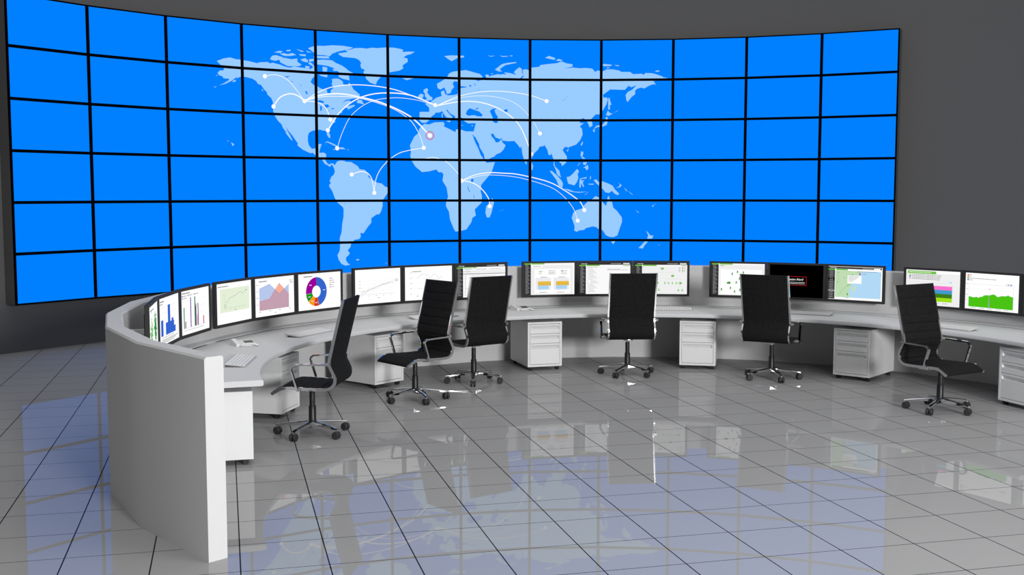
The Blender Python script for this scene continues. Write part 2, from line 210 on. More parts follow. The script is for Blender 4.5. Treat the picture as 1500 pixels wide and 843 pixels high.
def floor_material():
    m = bpy.data.materials.new('polished_floor_tiles'); m.use_nodes = True
    nt = m.node_tree; nt.nodes.clear(); N = nt.nodes.new; L = nt.links.new
    out = N('ShaderNodeOutputMaterial')
    tc = N('ShaderNodeTexCoord')
    def lines(n, off, step, half):
        d = N('ShaderNodeVectorMath'); d.operation = 'DOT_PRODUCT'; d.inputs[1].default_value = (n[0], n[1], 0)
        L(tc.outputs['Object'], d.inputs[0])
        a = N('ShaderNodeMath'); a.operation = 'SUBTRACT'; L(d.outputs['Value'], a.inputs[0]); a.inputs[1].default_value = off - step / 2
        b = N('ShaderNodeMath'); b.operation = 'DIVIDE'; L(a.outputs[0], b.inputs[0]); b.inputs[1].default_value = step
        c = N('ShaderNodeMath'); c.operation = 'FRACT'; L(b.outputs[0], c.inputs[0])
        e = N('ShaderNodeMath'); e.operation = 'SUBTRACT'; L(c.outputs[0], e.inputs[0]); e.inputs[1].default_value = 0.5
        f = N('ShaderNodeMath'); f.operation = 'ABSOLUTE'; L(e.outputs[0], f.inputs[0])
        g = N('ShaderNodeMath'); g.operation = 'LESS_THAN'; L(f.outputs[0], g.inputs[0]); g.inputs[1].default_value = half / step
        return g
    g1 = lines((0.96864, 0.24844), -2.4498, 0.50017, 0.0040)
    g2 = lines((-0.24844, 0.96864), 6.8872, 0.49885, 0.0032)
    mx = N('ShaderNodeMath'); mx.operation = 'MAXIMUM'; L(g1.outputs[0], mx.inputs[0]); L(g2.outputs[0], mx.inputs[1])
    ns = N('ShaderNodeTexNoise'); ns.inputs['Scale'].default_value = 0.8; L(tc.outputs['Object'], ns.inputs['Vector'])
    cr = N('ShaderNodeMapRange'); cr.inputs['To Min'].default_value = 0.97; cr.inputs['To Max'].default_value = 1.03
    L(ns.outputs['Fac'], cr.inputs['Value'])
    col = N('ShaderNodeVectorMath'); col.operation = 'SCALE'; col.inputs[0].default_value = FLOOR_ALBEDO
    L(cr.outputs['Result'], col.inputs['Scale'])
    mc = N('ShaderNodeMix'); mc.data_type = 'RGBA'; L(mx.outputs[0], mc.inputs[0])
    L(col.outputs['Vector'], mc.inputs[6]); mc.inputs[7].default_value = (0.012, 0.012, 0.013, 1)
    df = N('ShaderNodeBsdfDiffuse'); L(mc.outputs[2], df.inputs['Color'])
    gl = N('ShaderNodeBsdfGlossy'); gl.inputs['Roughness'].default_value = 0.008
    gl.inputs['Color'].default_value = (1, 1, 1, 1)
    # polished glaze: reflectance hardly varies with angle; the grout does not shine
    fr = N('ShaderNodeMath'); fr.operation = 'MULTIPLY_ADD'; L(mx.outputs[0], fr.inputs[0])
    fr.inputs[1].default_value = -FLOOR_REFL * 0.8; fr.inputs[2].default_value = FLOOR_REFL
    ms = N('ShaderNodeMixShader'); L(fr.outputs[0], ms.inputs[0]); L(df.outputs[0], ms.inputs[1]); L(gl.outputs[0], ms.inputs[2])
    L(ms.outputs[0], out.inputs[0])
    return m
FLOOR_ALBEDO = (0.30, 0.30, 0.302)
FLOOR_REFL = 0.13

# ------------------------------------------------------------------ objects
def obj(name, bm, mat, parent=None, smooth=False, recalc=True):
    if recalc: bmesh.ops.recalc_face_normals(bm, faces=bm.faces)
    me = bpy.data.meshes.new(name); bm.to_mesh(me); bm.free()
    for m in (mat if isinstance(mat, (list, tuple)) else [mat]): me.materials.append(m)
    if smooth:
        for f in me.polygons: f.use_smooth = True
    o = bpy.data.objects.new(name, me); COL.objects.link(o)
    if parent is not None: o.parent = parent
    return o
def tag(o, label, cat, group=None):
    o['label'] = label; o['category'] = cat
    if group: o['group'] = group
    return o
def thing(name, label, cat, loc=(0, 0, 0), rz=0, group=None):
    o = bpy.data.objects.new(name, None); COL.objects.link(o)
    o.empty_display_size = 0.1
    o.location = loc; o.rotation_euler = (0, 0, rz)
    return tag(o, label, cat, group)
def struct(name, bm, mat, smooth=False):
    o = obj(name, bm, mat, smooth=smooth); o['kind'] = 'structure'; return o
def copy_tree(o, parent=None):
    c = o.copy(); COL.objects.link(c)
    if parent is not None: c.parent = parent
    for ch in list(o.children): copy_tree(ch, c)
    return c
def smooth_by_angle(o, deg=35):
    me = o.data
    for f in me.polygons: f.use_smooth = True
    bm = bmesh.new(); bm.from_mesh(me)
    for e in bm.edges:
        if len(e.link_faces) == 2 and e.calc_face_angle(0) > math.radians(deg): e.smooth = False
    bm.to_mesh(me); bm.free()
    return o

def box(bm, x0, x1, y0, y1, z0, z1, bev=0.0, M=None):
    b2 = bmesh.new()
    v = [b2.verts.new((x, y, z)) for x in (x0, x1) for y in (y0, y1) for z in (z0, z1)]
    for f in ((0, 1, 3, 2), (4, 6, 7, 5), (0, 4, 5, 1), (2, 3, 7, 6), (0, 2, 6, 4), (1, 5, 7, 3)):
        b2.faces.new([v[i] for i in f])
    if bev: bmesh.ops.bevel(b2, geom=list(b2.edges), offset=bev, segments=2, affect='EDGES', profile=0.5)
    if M is not None: bmesh.ops.transform(b2, matrix=M, verts=b2.verts)
    me = bpy.data.meshes.new('t'); b2.to_mesh(me); b2.free(); bm.from_mesh(me); bpy.data.meshes.remove(me)
def lathe(bm, prof, n=24, M=None):
    rings = []
    for r, z in prof:
        rings.append([bm.verts.new((r * math.cos(2 * PI * k / n), r * math.sin(2 * PI * k / n), z)) for k in range(n)])
    for a, b in zip(rings, rings[1:]):
        for k in range(n): bm.faces.new((a[k], a[(k + 1) % n], b[(k + 1) % n], b[k]))
    bm.faces.new(rings[0][::-1]); bm.faces.new(rings[-1])
    if M is not None: bmesh.ops.transform(bm, matrix=M, verts=[v for r in rings for v in r])
def strip(bm, path, w_axis, hw, ht, close=False):
    """flat bar of half width hw along w_axis and half thickness ht, swept along a planar path"""
    w = Vector(w_axis).normalized(); P = [Vector(q) for q in path]; n = len(P); rings = []
    for i, q in enumerate(P):
        a = P[i - 1] if i > 0 else P[i]; b = P[i + 1] if i < n - 1 else P[i]
        t = (b - a).normalized(); nn = t.cross(w).normalized()
        k = 1.0
        if 0 < i < n - 1:
            d = (P[i] - P[i - 1]).normalized().dot((P[i + 1] - P[i]).normalized()); k = 1 / max(0.5, math.sqrt((1 + d) / 2))
        rings.append([bm.verts.new(q + w * sx * hw + nn * sy * ht * k) for sx, sy in ((-1, -1), (1, -1), (1, 1), (-1, 1))])
    for a, b in zip(rings, rings[1:]):
        for k in range(4): bm.faces.new((a[k], a[(k + 1) % 4], b[(k + 1) % 4], b[k]))
    bm.faces.new(rings[0][::-1]); bm.faces.new(rings[-1])
def extrude_x(bm, prof, x0, x1):
    """closed (y,z) profile extruded along x"""
    a = [bm.verts.new((x0, y, z)) for y, z in prof]; b = [bm.verts.new((x1, y, z)) for y, z in prof]
    n = len(prof)
    for i in range(n): bm.faces.new((a[i], a[(i + 1) % n], b[(i + 1) % n], b[i]))
    bm.faces.new(a[::-1]); bm.faces.new(b)
def catmull(P, n=8):
    out = []
    P = [P[0]] + list(P) + [P[-1]]
    for i in range(1, len(P) - 2):
        p0, p1, p2, p3 = P[i - 1:i + 3]
        for k in range(n):
            t = k / n
            out.append(tuple(0.5 * ((2 * b) + (-a + c) * t + (2 * a - 5 * b + 4 * c - d) * t * t + (-a + 3 * b - 3 * c + d) * t ** 3) for a, b, c, d in zip(p0, p1, p2, p3)))
    out.append(tuple(P[-2]))
    return out
def ring_sector(bm, r0, r1, z0, z1, a0, a1, n, c, bev=0.0):
    """annular slab about c from compass angle a0 to a1 (degrees from +y towards +x)"""
    prof = [(r0, z0), (r1, z0), (r1, z1), (r0, z1)]
    if bev: prof = [(r0 + bev, z0), (r1, z0), (r1, z1), (r0 + bev, z1), (r0 + bev * 0.3, z1 - bev * 0.3), (r0, z1 - bev), (r0, z0 + bev), (r0 + bev * 0.3, z0 + bev * 0.3)]
    rings = []
    for i in range(n + 1):
        t = math.radians(a0 + (a1 - a0) * i / n)
        rings.append([bm.verts.new((c[0] + r * math.sin(t), c[1] + r * math.cos(t), z)) for r, z in prof])
    m = len(prof)
    for a, b in zip(rings, rings[1:]):
        for k in range(m): bm.faces.new((a[k], a[(k + 1) % m], b[(k + 1) % m], b[k]))
    bm.faces.new(rings[0][::-1]); bm.faces.new(rings[-1])
def polar(c, r, deg):
    t = math.radians(deg); return (c[0] + r * math.sin(t), c[1] + r * math.cos(t))

# ------------------------------------------------------------------ camera
cam = bpy.data.cameras.new('camera'); co = bpy.data.objects.new('camera', cam); COL.objects.link(co)
co.location = (0, 0, 2.14); co.rotation_euler = (PI / 2 - 0.0839402, 0.0, 0.0)
cam.sensor_width = 36; cam.lens = 36 * 1643.07 / 1500; cam.clip_end = 200
bpy.context.scene.camera = co

# ------------------------------------------------------------------ room shell
WC = (1.3580, 10.0253); WR = 9.45            # centre and radius of the curved wall
SR = 9.19583                                  # radius of the video wall (panel corners)
bm = bmesh.new(); v = [bm.verts.new(q) for q in ((-16, -6, 0), (19, -6, 0), (19, 22, 0), (-16, 22, 0))]; bm.faces.new(v)
fl = struct('floor', bm, floor_material())
bm = bmesh.new()
n = 120; r_in = []; 
prof = [(WR, -0.0), (WR + 0.2, -0.0), (WR + 0.2, 7.0), (WR, 7.0)]
rings = []
for i in range(n + 1):
    t = math.radians(-128 + 256 * i / n)
    rings.append([bm.verts.new((WC[0] + r * math.sin(t), WC[1] + r * math.cos(t), z)) for r, z in prof])
for a, b in zip(rings, rings[1:]):
    for k in range(4): bm.faces.new((a[k], a[(k + 1) % 4], b[(k + 1) % 4], b[k]))
bm.faces.new(rings[0][::-1]); bm.faces.new(rings[-1])
w = struct('wall_back', bm, WALLM); smooth_by_angle(w, 30)

# ------------------------------------------------------------------ video wall
ZT, RH = 4.72916, 0.677982
A0, DA = -59.20528, 7.519277
BZ = 0.0205                                   # bezel
BLUE = (0, 128, 255); LANDC = (153, 204, 255); WHT = (255, 255, 255)
PW = 2 * SR * math.sin(math.radians(DA / 2))
def clip_poly(poly, x0, x1, y0, y1):
    for ax, lim, sg in ((0, x0, 1), (0, x1, -1), (1, y0, 1), (1, y1, -1)):
        out = []
        for i, q in enumerate(poly):
            pr = poly[i - 1]
            iq = (q[ax] - lim) * sg >= 0; ip = (pr[ax] - lim) * sg >= 0
            if iq != ip:
                t = (lim - pr[ax]) / (q[ax] - pr[ax]); out.append((pr[0] + (q[0] - pr[0]) * t, pr[1] + (q[1] - pr[1]) * t))
            if iq: out.append(q)
        poly = out
        if not poly: break
    return poly
def tess(flat):
    P = [Vector((flat[i], flat[i + 1])) for i in range(0, len(flat), 2)]; n = len(P)
    r = geometry.delaunay_2d_cdt(P, [(i, (i + 1) % n) for i in range(n)], [], 1, 1e-5)
    return [[(r[0][i].x, r[0][i].y) for i in t] for t in r[2]]
tris = []                                     # (layer, colour, convex polygon in panel units)
for L_ in LAND:
    for t in tess(L_): tris.append((1, LANDC, t))
for L_ in LAKES:
    for t in tess(L_): tris.append((2, BLUE, t))
def disc(u, v, r, n=18, r0=None):
    ru, rv = r / PW, r / RH
    if r0 is None: return [[(u + ru * math.cos(2 * PI * k / n), v + rv * math.sin(2 * PI * k / n)) for k in range(n)]]
    q = []
    for k in range(n):
        a, b = 2 * PI * k / n, 2 * PI * (k + 1) / n
        q.append([(u + ru * math.cos(a), v + rv * math.sin(a)), (u + ru * math.cos(b), v + rv * math.sin(b)), (u + r0 / PW * math.cos(b), v + r0 / RH * math.sin(b)), (u + r0 / PW * math.cos(a), v + r0 / RH * math.sin(a))])
    return q
for wd, fl_ in ARCS:
    P = catmull([(fl_[i], fl_[i + 1]) for i in range(0, len(fl_), 2)], 8)
    h = wd * 0.0047
    for a, b in zip(P, P[1:]):
        dx, dy = (b[0] - a[0]) * PW, (b[1] - a[1]) * RH; l = math.hypot(dx, dy)
        if l < 1e-6: continue
        nx, ny = -dy / l * h / PW, dx / l * h / RH; ex, ey = dx / l * 0.004 / PW, dy / l * 0.004 / RH
        tris.append((3, WHT, [(a[0] - ex + nx, a[1] - ey + ny), (b[0] + ex + nx, b[1] + ey + ny), (b[0] + ex - nx, b[1] + ey - ny), (a[0] - ex - nx, a[1] - ey - ny)]))
for i, (u, v_) in enumerate(DOTS):
    if i == 7:
        for q in disc(u, v_, 0.074, 28, 0.066): tris.append((4, (220, 60, 90), q))
        for q in disc(u, v_, 0.060, 28, 0.053): tris.append((4, (220, 60, 90), q))
        for q in disc(u, v_, 0.043): tris.append((4, (205, 228, 255), q))
        for q in disc(u, v_, 0.034): tris.append((5, WHT, q))
    else:
        for q in disc(u, v_, 0.034): tris.append((4, WHT, q))
ROWN = ['top', 'second', 'third', 'fourth', 'fifth', 'bottom']
COLN = ['leftmost', 'second', 'third', 'fourth', 'fifth', 'sixth', 'seventh', 'eighth', 'ninth', 'tenth', 'eleventh', 'rightmost']
SHOW = {(3, 0): 'arctic island tips', (4, 0): 'arctic islands of Canada', (5, 0): 'Greenland', (6, 0): 'Svalbard and northern Norway', (7, 0): 'the Siberian arctic coast', (8, 0): 'the east Siberian coast',
        (2, 0): 'blank blue', (3, 1): 'western Canada', (4, 1): 'eastern Canada', (5, 1): 'the north Atlantic and Britain', (6, 1): 'eastern Europe', (7, 1): 'central Siberia', (8, 1): 'Kamchatka',
        (2, 1): 'southern Alaska', (3, 2): 'the western United States', (4, 2): 'Florida and Cuba', (5, 2): 'the Atlantic and west Africa with a red ring', (6, 2): 'Egypt and Arabia', (7, 2): 'China and south Asia', (8, 2): 'Japan',
        (4, 3): 'northern South America', (5, 3): 'Brazil tip and west Africa', (6, 3): 'east Africa', (7, 3): 'Indonesia', (8, 3): 'New Guinea',
        (4, 4): 'Chile and Argentina', (5, 4): 'southern Africa coast', (6, 4): 'South Africa and Madagascar', (7, 4): 'western Australia', (8, 4): 'eastern Australia and New Zealand', (4, 5): 'Patagonia', (8, 5): 'Tasmania'}
proto_frame = None
for i in range(12):
    a = math.radians(A0 + DA * i); b = math.radians(A0 + DA * (i + 1))
    p0 = Vector((WC[0] + SR * math.sin(a), WC[1] + SR * math.cos(a), 0)); p1 = Vector((WC[0] + SR * math.sin(b), WC[1] + SR * math.cos(b), 0))
    mid = (p0 + p1) / 2; rz = math.atan2(p1.y - p0.y, p1.x - p0.x)
    for j in range(6):
        z0 = ZT - RH * (j + 1)
        BZX = BZ + 0.002
        tin = [(l, c, clip_poly(t, i + BZX / PW, i + 1 - BZX / PW, j + BZ / RH, j + 1 - BZ / RH)) for l, c, t in tris
               if max(q[0] for q in t) > i and min(q[0] for q in t) < i + 1 and max(q[1] for q in t) > j and min(q[1] for q in t) < j + 1]
        tin = [q for q in tin if len(q[2]) > 2]
        desc = SHOW.get((i, j))
        if not any(l == 1 for l, c, t in tin): desc = None
        elif desc is None: desc = 'a strip of coastline'
        place = '%s row, %s%s' % (ROWN[j], COLN[i], ' column' if i in (0, 11) else ' column from the left')
        lab = ('bright blue video wall panel with the map of %s, %s' % (desc, place)) if desc else ('blank bright blue video wall panel in the %s' % place)
        words = lab.split()
        if len(words) > 16:
            lab = 'blue video wall panel mapping %s, %s' % (desc, place)
            if len(lab.split()) > 16: lab = 'blue video wall panel in the %s' % place
        t = thing('display_panel', lab, 'screen', (mid.x, mid.y, z0), rz, 'flat panels tiled into the curved video wall')
        if proto_frame is None:
            bm = bmesh.new(); h = PW / 2 - 0.0008
            # local y points away from the room (back); front at y = 0
            box(bm, -h, h, 0.012, 0.030, 0.0006, RH - 0.0006)
            box(bm, -h, h, 0.0, 0.012, 0.0006, BZ); box(bm, -h, h, 0.0, 0.012, RH - BZ, RH - 0.0006)
            box(bm, -h, -h + BZX, 0.0, 0.012, BZ, RH - BZ); box(bm, h - BZX, h, 0.0, 0.012, BZ, RH - BZ)
            fr = obj('frame', bm, PANELB, t)
            bm = bmesh.new(); box(bm, -h, h, 0.0302, 0.235, 0.0006, RH - 0.0006); hs = obj('housing', bm, HOUSING, t)
            proto_frame = (fr, hs)
        else:
            for q in proto_frame:
                c = q.copy(); COL.objects.link(c); c.parent = t
        bm = bmesh.new(); mats = [BLUE]
        def face(poly, y, mi):
            vs = [bm.verts.new(((u - i - 0.5) * PW, y, (j + 1 - v_) * RH)) for u, v_ in poly]
            try:
                f = bm.faces.new(vs); f.material_index = mi
                f.normal_update()
                if f.normal.y > 0: f.normal_flip()
            except ValueError: pass
        face([(i + BZX / PW, j + BZ / RH), (i + 1 - BZX / PW, j + BZ / RH), (i + 1 - BZX / PW, j + 1 - BZ / RH), (i + BZX / PW, j + 1 - BZ / RH)], 0.0105, 0)
        for l, c, tt in tin:
            if c not in mats: mats.append(c)
            face(tt, 0.0105 - 0.0012 * l, mats.index(c))
        obj('screen', bm, [emis(c) for c in mats], t, recalc=False)
# ------------------------------------------------------------------ the curved console
DC = (1.4850, 9.9070)
VA = [-137.6] + [-126.6 + 11.33 * k for k in range(20)] + [97.5]
VA = [a for a in VA if a <= 97.6]
bm = bmesh.new(); rings = []
ro, ri, zt = 4.812, 4.685, 1.203
bv = 0.012
prof = [(ri, 0), (ro, 0), (ro, zt - bv), (ro - bv, zt), (ri + bv, zt), (ri, zt - bv)]
for a in VA:
    rings.append([bm.verts.new((*polar(DC, r, a), z)) for r, z in prof])
m_ = len(prof)
for a, b in zip(rings, rings[1:]):
    for k in range(m_): bm.faces.new((a[k], a[(k + 1) % m_], b[(k + 1) % m_], b[k]))
bm.faces.new(rings[0][::-1]); bm.faces.new(rings[-1])
tag(smooth_by_angle(obj('console_surround', bm, WHITE), 30), 'tall white faceted low wall curving round behind all the desks', 'console')

RF = 3.64
wt = thing('curved_worktop', 'long pale grey curved worktop fixed to the inside of the partition', 'desk')
bm = bmesh.new(); ring_sector(bm, RF, 4.494, 0.635, 0.682, -109.6, 74.9, 124, DC, 0.012)
o = obj('desktop', bm, TOPM, wt); smooth_by_angle(o, 40)
bm = bmesh.new(); ring_sector(bm, 4.534, 4.664, 0.635, 0.688, -109.6, 74.9, 124, DC, 0.006)
o = obj('cable_ledge', bm, TOPM, wt); smooth_by_angle(o, 40)
GAPS = [-78.0, -48.7, -18.9, 11.8, 42.5, 73.4, -108.4]
for g in GAPS:
    bm = bmesh.new(); ring_sector(bm, 4.493, 4.535, 0.636, 0.6805, g - 1.2, g + 1.2, 3, DC); obj('joint_cover', bm, TOPM, wt)

for a, b in zip([-107.2] + [g + 1.2 for g in GAPS[:5]], [g - 1.2 for g in GAPS[:6]]):
    bm = bmesh.new(); ring_sector(bm, 4.4945, 4.5335, 0.640, 0.6805, a, b, 24, DC); obj('slot_shade_strip', bm, BLACK, wt)  # black strip laid in the cable gap, standing in for its shade

# pedestal cabinets: local front faces -y, base at z = 0
def make_cabinet(label):
    t = thing('pedestal_cabinet', label, 'cabinet', group='white rolling pedestals under the worktop')
    W, D, z0, z1 = 0.435, 0.72, 0.046, 0.590
    h = W / 2
    bm = bmesh.new()
    box(bm, -h, h, 0.03, D, z0, z1, 0.003)
    box(bm, -h, h, 0.0, 0.034, z0, z0 + 0.026, 0.002); box(bm, -h, h, 0.0, 0.034, z1 - 0.024, z1, 0.002)
    box(bm, -h, -h + 0.026, 0.0, 0.034, z0 + 0.024, z1 - 0.022, 0.002); box(bm, h - 0.026, h, 0.0, 0.034, z0 + 0.024, z1 - 0.022, 0.002)
    obj('body', bm, METALW, t)
    iw = h - 0.029
    edges = [(z1 - 0.028, z1 - 0.142), (z1 - 0.146, z1 - 0.260), (z1 - 0.264, z0 + 0.030)]
    for k, (a, b) in enumerate(edges):
        bm = bmesh.new()
        # face with a sloping finger pull along its top
        pr = [(0.029, a), (0.004, a), (0.002, a - 0.002), (0.002, a - 0.020), (0.006, a - 0.024), (0.0275, a - 0.054), (0.0265, a - 0.057), (0.002, a - 0.060), (0.002, b + 0.002), (0.004, b), (0.029, b)]
        extrude_x(bm, pr, -iw + 0.001, iw - 0.001)
        box(bm, -iw, -iw + 0.012, 0.0018, 0.029, b, a); box(bm, iw - 0.012, iw, 0.0018, 0.029, b, a)
        obj('drawer' if k < 2 else 'file_drawer', bm, METALW, t)
    for sx in (-1, 1):
        for y in (0.06, D - 0.06):
            bm = bmesh.new()
            for dx in (-0.013, 0.013):
                lathe(bm, [(0.012, -0.009), (0.023, -0.009), (0.0245, -0.004), (0.0245, 0.004), (0.023, 0.009), (0.012, 0.009)], 18,
                      Matrix.Translation((sx * (h - 0.045) + dx, y, 0.0245)) @ Matrix.Rotation(PI / 2, 4, 'Y'))
            box(bm, sx * (h - 0.045) - 0.006, sx * (h - 0.045) + 0.006, y - 0.012, y + 0.012, 0.02, 0.0462)
            smooth_by_angle(obj('caster', bm, WHEEL, t), 40)
    return t
CABS = [(-105.4, 'white three drawer pedestal behind the near end of the partition, its side showing'),
        (-77.4, 'white pedestal cabinet in shade left of the side-on chair'),
        (-49.9, 'white pedestal cabinet left of the turned chair with ribbed front'),
        (-17.0, 'brightly lit white pedestal cabinet left of the central chair'),
        (12.0, 'white pedestal cabinet right of the central chair, seen square on'),
        (40.3, 'grey-lit white pedestal cabinet between the two right chairs'),
        (71.7, 'white pedestal cabinet cut off by the right edge of the photo')]
cab0 = None
for ang, lab in CABS:
    if cab0 is None: cab0 = t = make_cabinet(lab)
    else: t = copy_tree(cab0); t['label'] = lab
    r = 3.715
    x, y = polar(DC, r, ang)
    t.location = (x, y, 0); t.rotation_euler = (0, 0, -math.radians(ang))

# ------------------------------------------------------------------ office chairs
BACKP = [(-0.362, 1.225), (-0.228, 0.690), (-0.262, 0.615), (-0.285, 0.555), (-0.272, 0.495), (-0.215, 0.455), (-0.13, 0.447), (0.0, 0.452), (0.12, 0.458), (0.20, 0.452), (0.283, 0.405)]
def profile():
    top = [(-0.362 + (0.362 - 0.232) * k / 12, 1.225 - (1.225 - 0.700) * k / 12) for k in range(13)]
    low = catmull([(-0.232, 0.700), (-0.236, 0.655), (-0.262, 0.600), (-0.281, 0.550), (-0.274, 0.497), (-0.228, 0.458), (-0.15, 0.449), (0.0, 0.453), (0.12, 0.459), (0.185, 0.455), (0.225, 0.437), (0.283, 0.405)], 6)
    return top[:-1] + low
PROF = profile()
def arc_len(P):
    s = [0]
    for a, b in zip(P, P[1:]): s.append(s[-1] + math.hypot(b[0] - a[0], b[1] - a[1]))
    return s
def resample(P, s, a, b, n):
    out = []
    for k in range(n + 1):
        t = a + (b - a) * k / n
        i = max(0, min(len(s) - 2, next((q for q in range(len(s) - 1) if s[q + 1] >= t), len(s) - 2)))
        f = (t - s[i]) / (s[i + 1] - s[i]); out.append((P[i][0] + (P[i + 1][0] - P[i][0]) * f, P[i][1] + (P[i + 1][1] - P[i][1]) * f))
    return out
def sling(bm, a, b, ribs, S, hw):
    """padded sling from arc length a to b; its front face swells between the stitched ribs"""
    n = max(8, int((b - a) / 0.008)); P = resample(PROF, S, a, b, n); front = []; back = []
    for k, q in enumerate(P):
        q0 = P[max(0, k - 1)]; q1 = P[min(n, k + 1)]
        tx, tz = q1[0] - q0[0], q1[1] - q0[1]; l = math.hypot(tx, tz); nx, nz = -tz / l, tx / l     # towards the sitter
        t = a + (b - a) * k / n
        d = min([abs(t - r) for r in ribs] + [1])
        sw = 0.017 if d > 0.022 else 0.002 + 0.015 * math.sqrt(max(0, 1 - (1 - d / 0.022) ** 2))
        e = min(k, n - k) / 2.0
        if e < 1: sw *= math.sqrt(e) * 0.6 + 0.4
        front.append((q[0] + nx * sw, q[1] + nz * sw)); back.append((q[0] - nx * 0.009, q[1] - nz * 0.009))
    rings = []
    for x, f in ((-hw, 0.55), (-hw + 0.012, 1.0), (hw - 0.012, 1.0), (hw, 0.55)):
        fr = [bm.verts.new((x, P[k][0] + (front[k][0] - P[k][0]) * f, P[k][1] + (front[k][1] - P[k][1]) * f)) for k in range(n + 1)]
        bk = [bm.verts.new((x, P[k][0] + (back[k][0] - P[k][0]) * f, P[k][1] + (back[k][1] - P[k][1]) * f)) for k in range(n + 1)]
        rings.append(fr + bk[::-1])
    m = len(rings[0])
    for A, B in zip(rings, rings[1:]):
        for k in range(m): bm.faces.new((A[k], A[(k + 1) % m], B[(k + 1) % m], B[k]))
    for R in (rings[0], rings[-1]):
        for k in range(n): bm.faces.new((R[k], R[k + 1], R[m - 2 - k], R[m - 1 - k]))
def make_chair_upper(t):
    S = arc_len(PROF); total = S[-1]; HW = 0.264
    split = next(S[i] for i, q in enumerate(PROF) if q[1] < 0.505 and q[0] < -0.2)
    bm = bmesh.new(); ribs = [0.135] + [0.135 + 0.0865 * k for k in range(1, 7)]
    ribs = [r for r in ribs if r < split - 0.02]
    sling(bm, 0.0, split, ribs, S, HW); smooth_by_angle(obj('backrest', bm, FABRIC, t), 50)
    bm = bmesh.new(); r2 = [split + 0.06 + 0.085 * k for k in range(6)]; r2 = [r for r in r2 if r < total - 0.02]
    sling(bm, split, total, r2, S, HW); smooth_by_angle(obj('seat', bm, FABRIC, t), 50)
    P = resample(PROF, S, 0, total, 90)
    for sx in (-1, 1):
        bm = bmesh.new(); strip(bm, [(sx * 0.270, y, z) for y, z in P], (1, 0, 0), 0.0085, 0.013)
        smooth_by_angle(obj('side_rail', bm, CHROME, t), 40)
    # arms: a flat bar loop from the waist forward then down to the seat rail
    for sx in (-1, 1):
        bm = bmesh.new(); x = sx * 0.303
        path = [(-0.235, 0.672), (-0.15, 0.672), (0.055, 0.666)]
        for k in range(1, 7):
            a = PI / 2 * k / 6 * 0.86; path.append((0.055 + 0.045 * math.sin(a), 0.666 - 0.045 * (1 - math.cos(a))))
        path += [(0.040, 0.440)]
        strip(bm, [(x, y, z) for y, z in path], (1, 0, 0), 0.013, 0.0075)
        box(bm, min(x, sx * 0.262), max(x, sx * 0.262), -0.245, -0.217, 0.660, 0.684)
        box(bm, min(x, sx * 0.262), max(x, sx * 0.262), 0.022, 0.056, 0.438, 0.462)
        smooth_by_angle(obj('armrest', bm, CHROME, t), 40)
    # under-seat cross bar and gas column
    bm = bmesh.new()
    box(bm, -0.262, 0.262, -0.05, -0.02, 0.428, 0.441, 0.003); box(bm, -0.262, 0.262, 0.03, 0.06, 0.428, 0.441, 0.003)
    box(bm, -0.055, 0.055, -0.07, 0.08, 0.412, 0.432, 0.006); lathe(bm, [(0.018, 0.385), (0.021, 0.40), (0.028, 0.414)], 20)
    smooth_by_angle(obj('seat_bracket', bm, CHROME, t), 40)
    bm = bmesh.new(); lathe(bm, [(0.025, 0.255), (0.025, 0.385), (0.020, 0.390)], 24); lathe(bm, [(0.034, 0.095), (0.032, 0.255), (0.027, 0.262)], 24)
    smooth_by_angle(obj('gas_column', bm, BLACK, t), 40)
def make_base(t):
    """five-star base as one part whose casters are its sub-parts; all in the chair's frame"""
    bm = bmesh.new()
    lathe(bm, [(0.036, 0.082), (0.040, 0.088), (0.040, 0.112), (0.031, 0.124)], 24)
    for k in range(5):
        M = Matrix.Rotation(2 * PI * k / 5, 4, 'Z')
        secs = [(0.025, 0.031, 0.084, 0.130), (0.12, 0.027, 0.087, 0.120), (0.24, 0.020, 0.084, 0.104), (0.318, 0.015, 0.076, 0.092), (0.334, 0.011, 0.075, 0.088)]
        rings = []
        for r, w, zb, ztp in secs:
            rings.append([bm.verts.new(M @ Vector(q)) for q in ((r, -w, zb), (r, w, zb), (r, w, ztp - 0.006), (r, w * 0.55, ztp), (r, -w * 0.55, ztp), (r, -w, ztp - 0.006))])
        for A, B in zip(rings, rings[1:]):
            for q in range(6): bm.faces.new((A[q], A[(q + 1) % 6], B[(q + 1) % 6], B[q]))
        bm.faces.new(rings[0][::-1]); bm.faces.new(rings[-1])
        lathe(bm, [(0.0075, 0.055), (0.0075, 0.07), (0.012, 0.073), (0.012, 0.084)], 14, M @ Matrix.Translation((0.318, 0, 0)))
    base = obj('star_base', bm, CHROME, t); smooth_by_angle(base, 30)
    for k in range(5):
        bm = bmesh.new(); M = Matrix.Rotation(2 * PI * k / 5, 4, 'Z') @ Matrix.Translation((0.326, 0, 0)) @ Matrix.Rotation(0.5 + 0.35 * k, 4, 'Z')
        for dx in (-0.018, 0.018):
            lathe(bm, [(0.010, -0.012), (0.029, -0.012), (0.034, -0.006), (0.034, 0.006), (0.029, 0.012), (0.010, 0.012)], 24,
                  M @ Matrix.Translation((dx, 0.012, 0.034)) @ Matrix.Rotation(PI / 2, 4, 'Y'))
        box(bm, -0.006, 0.006, -0.012, 0.028, 0.034, 0.060, 0.002, M)
        smooth_by_angle(obj('caster', bm, WHEEL, base), 40)
    return base
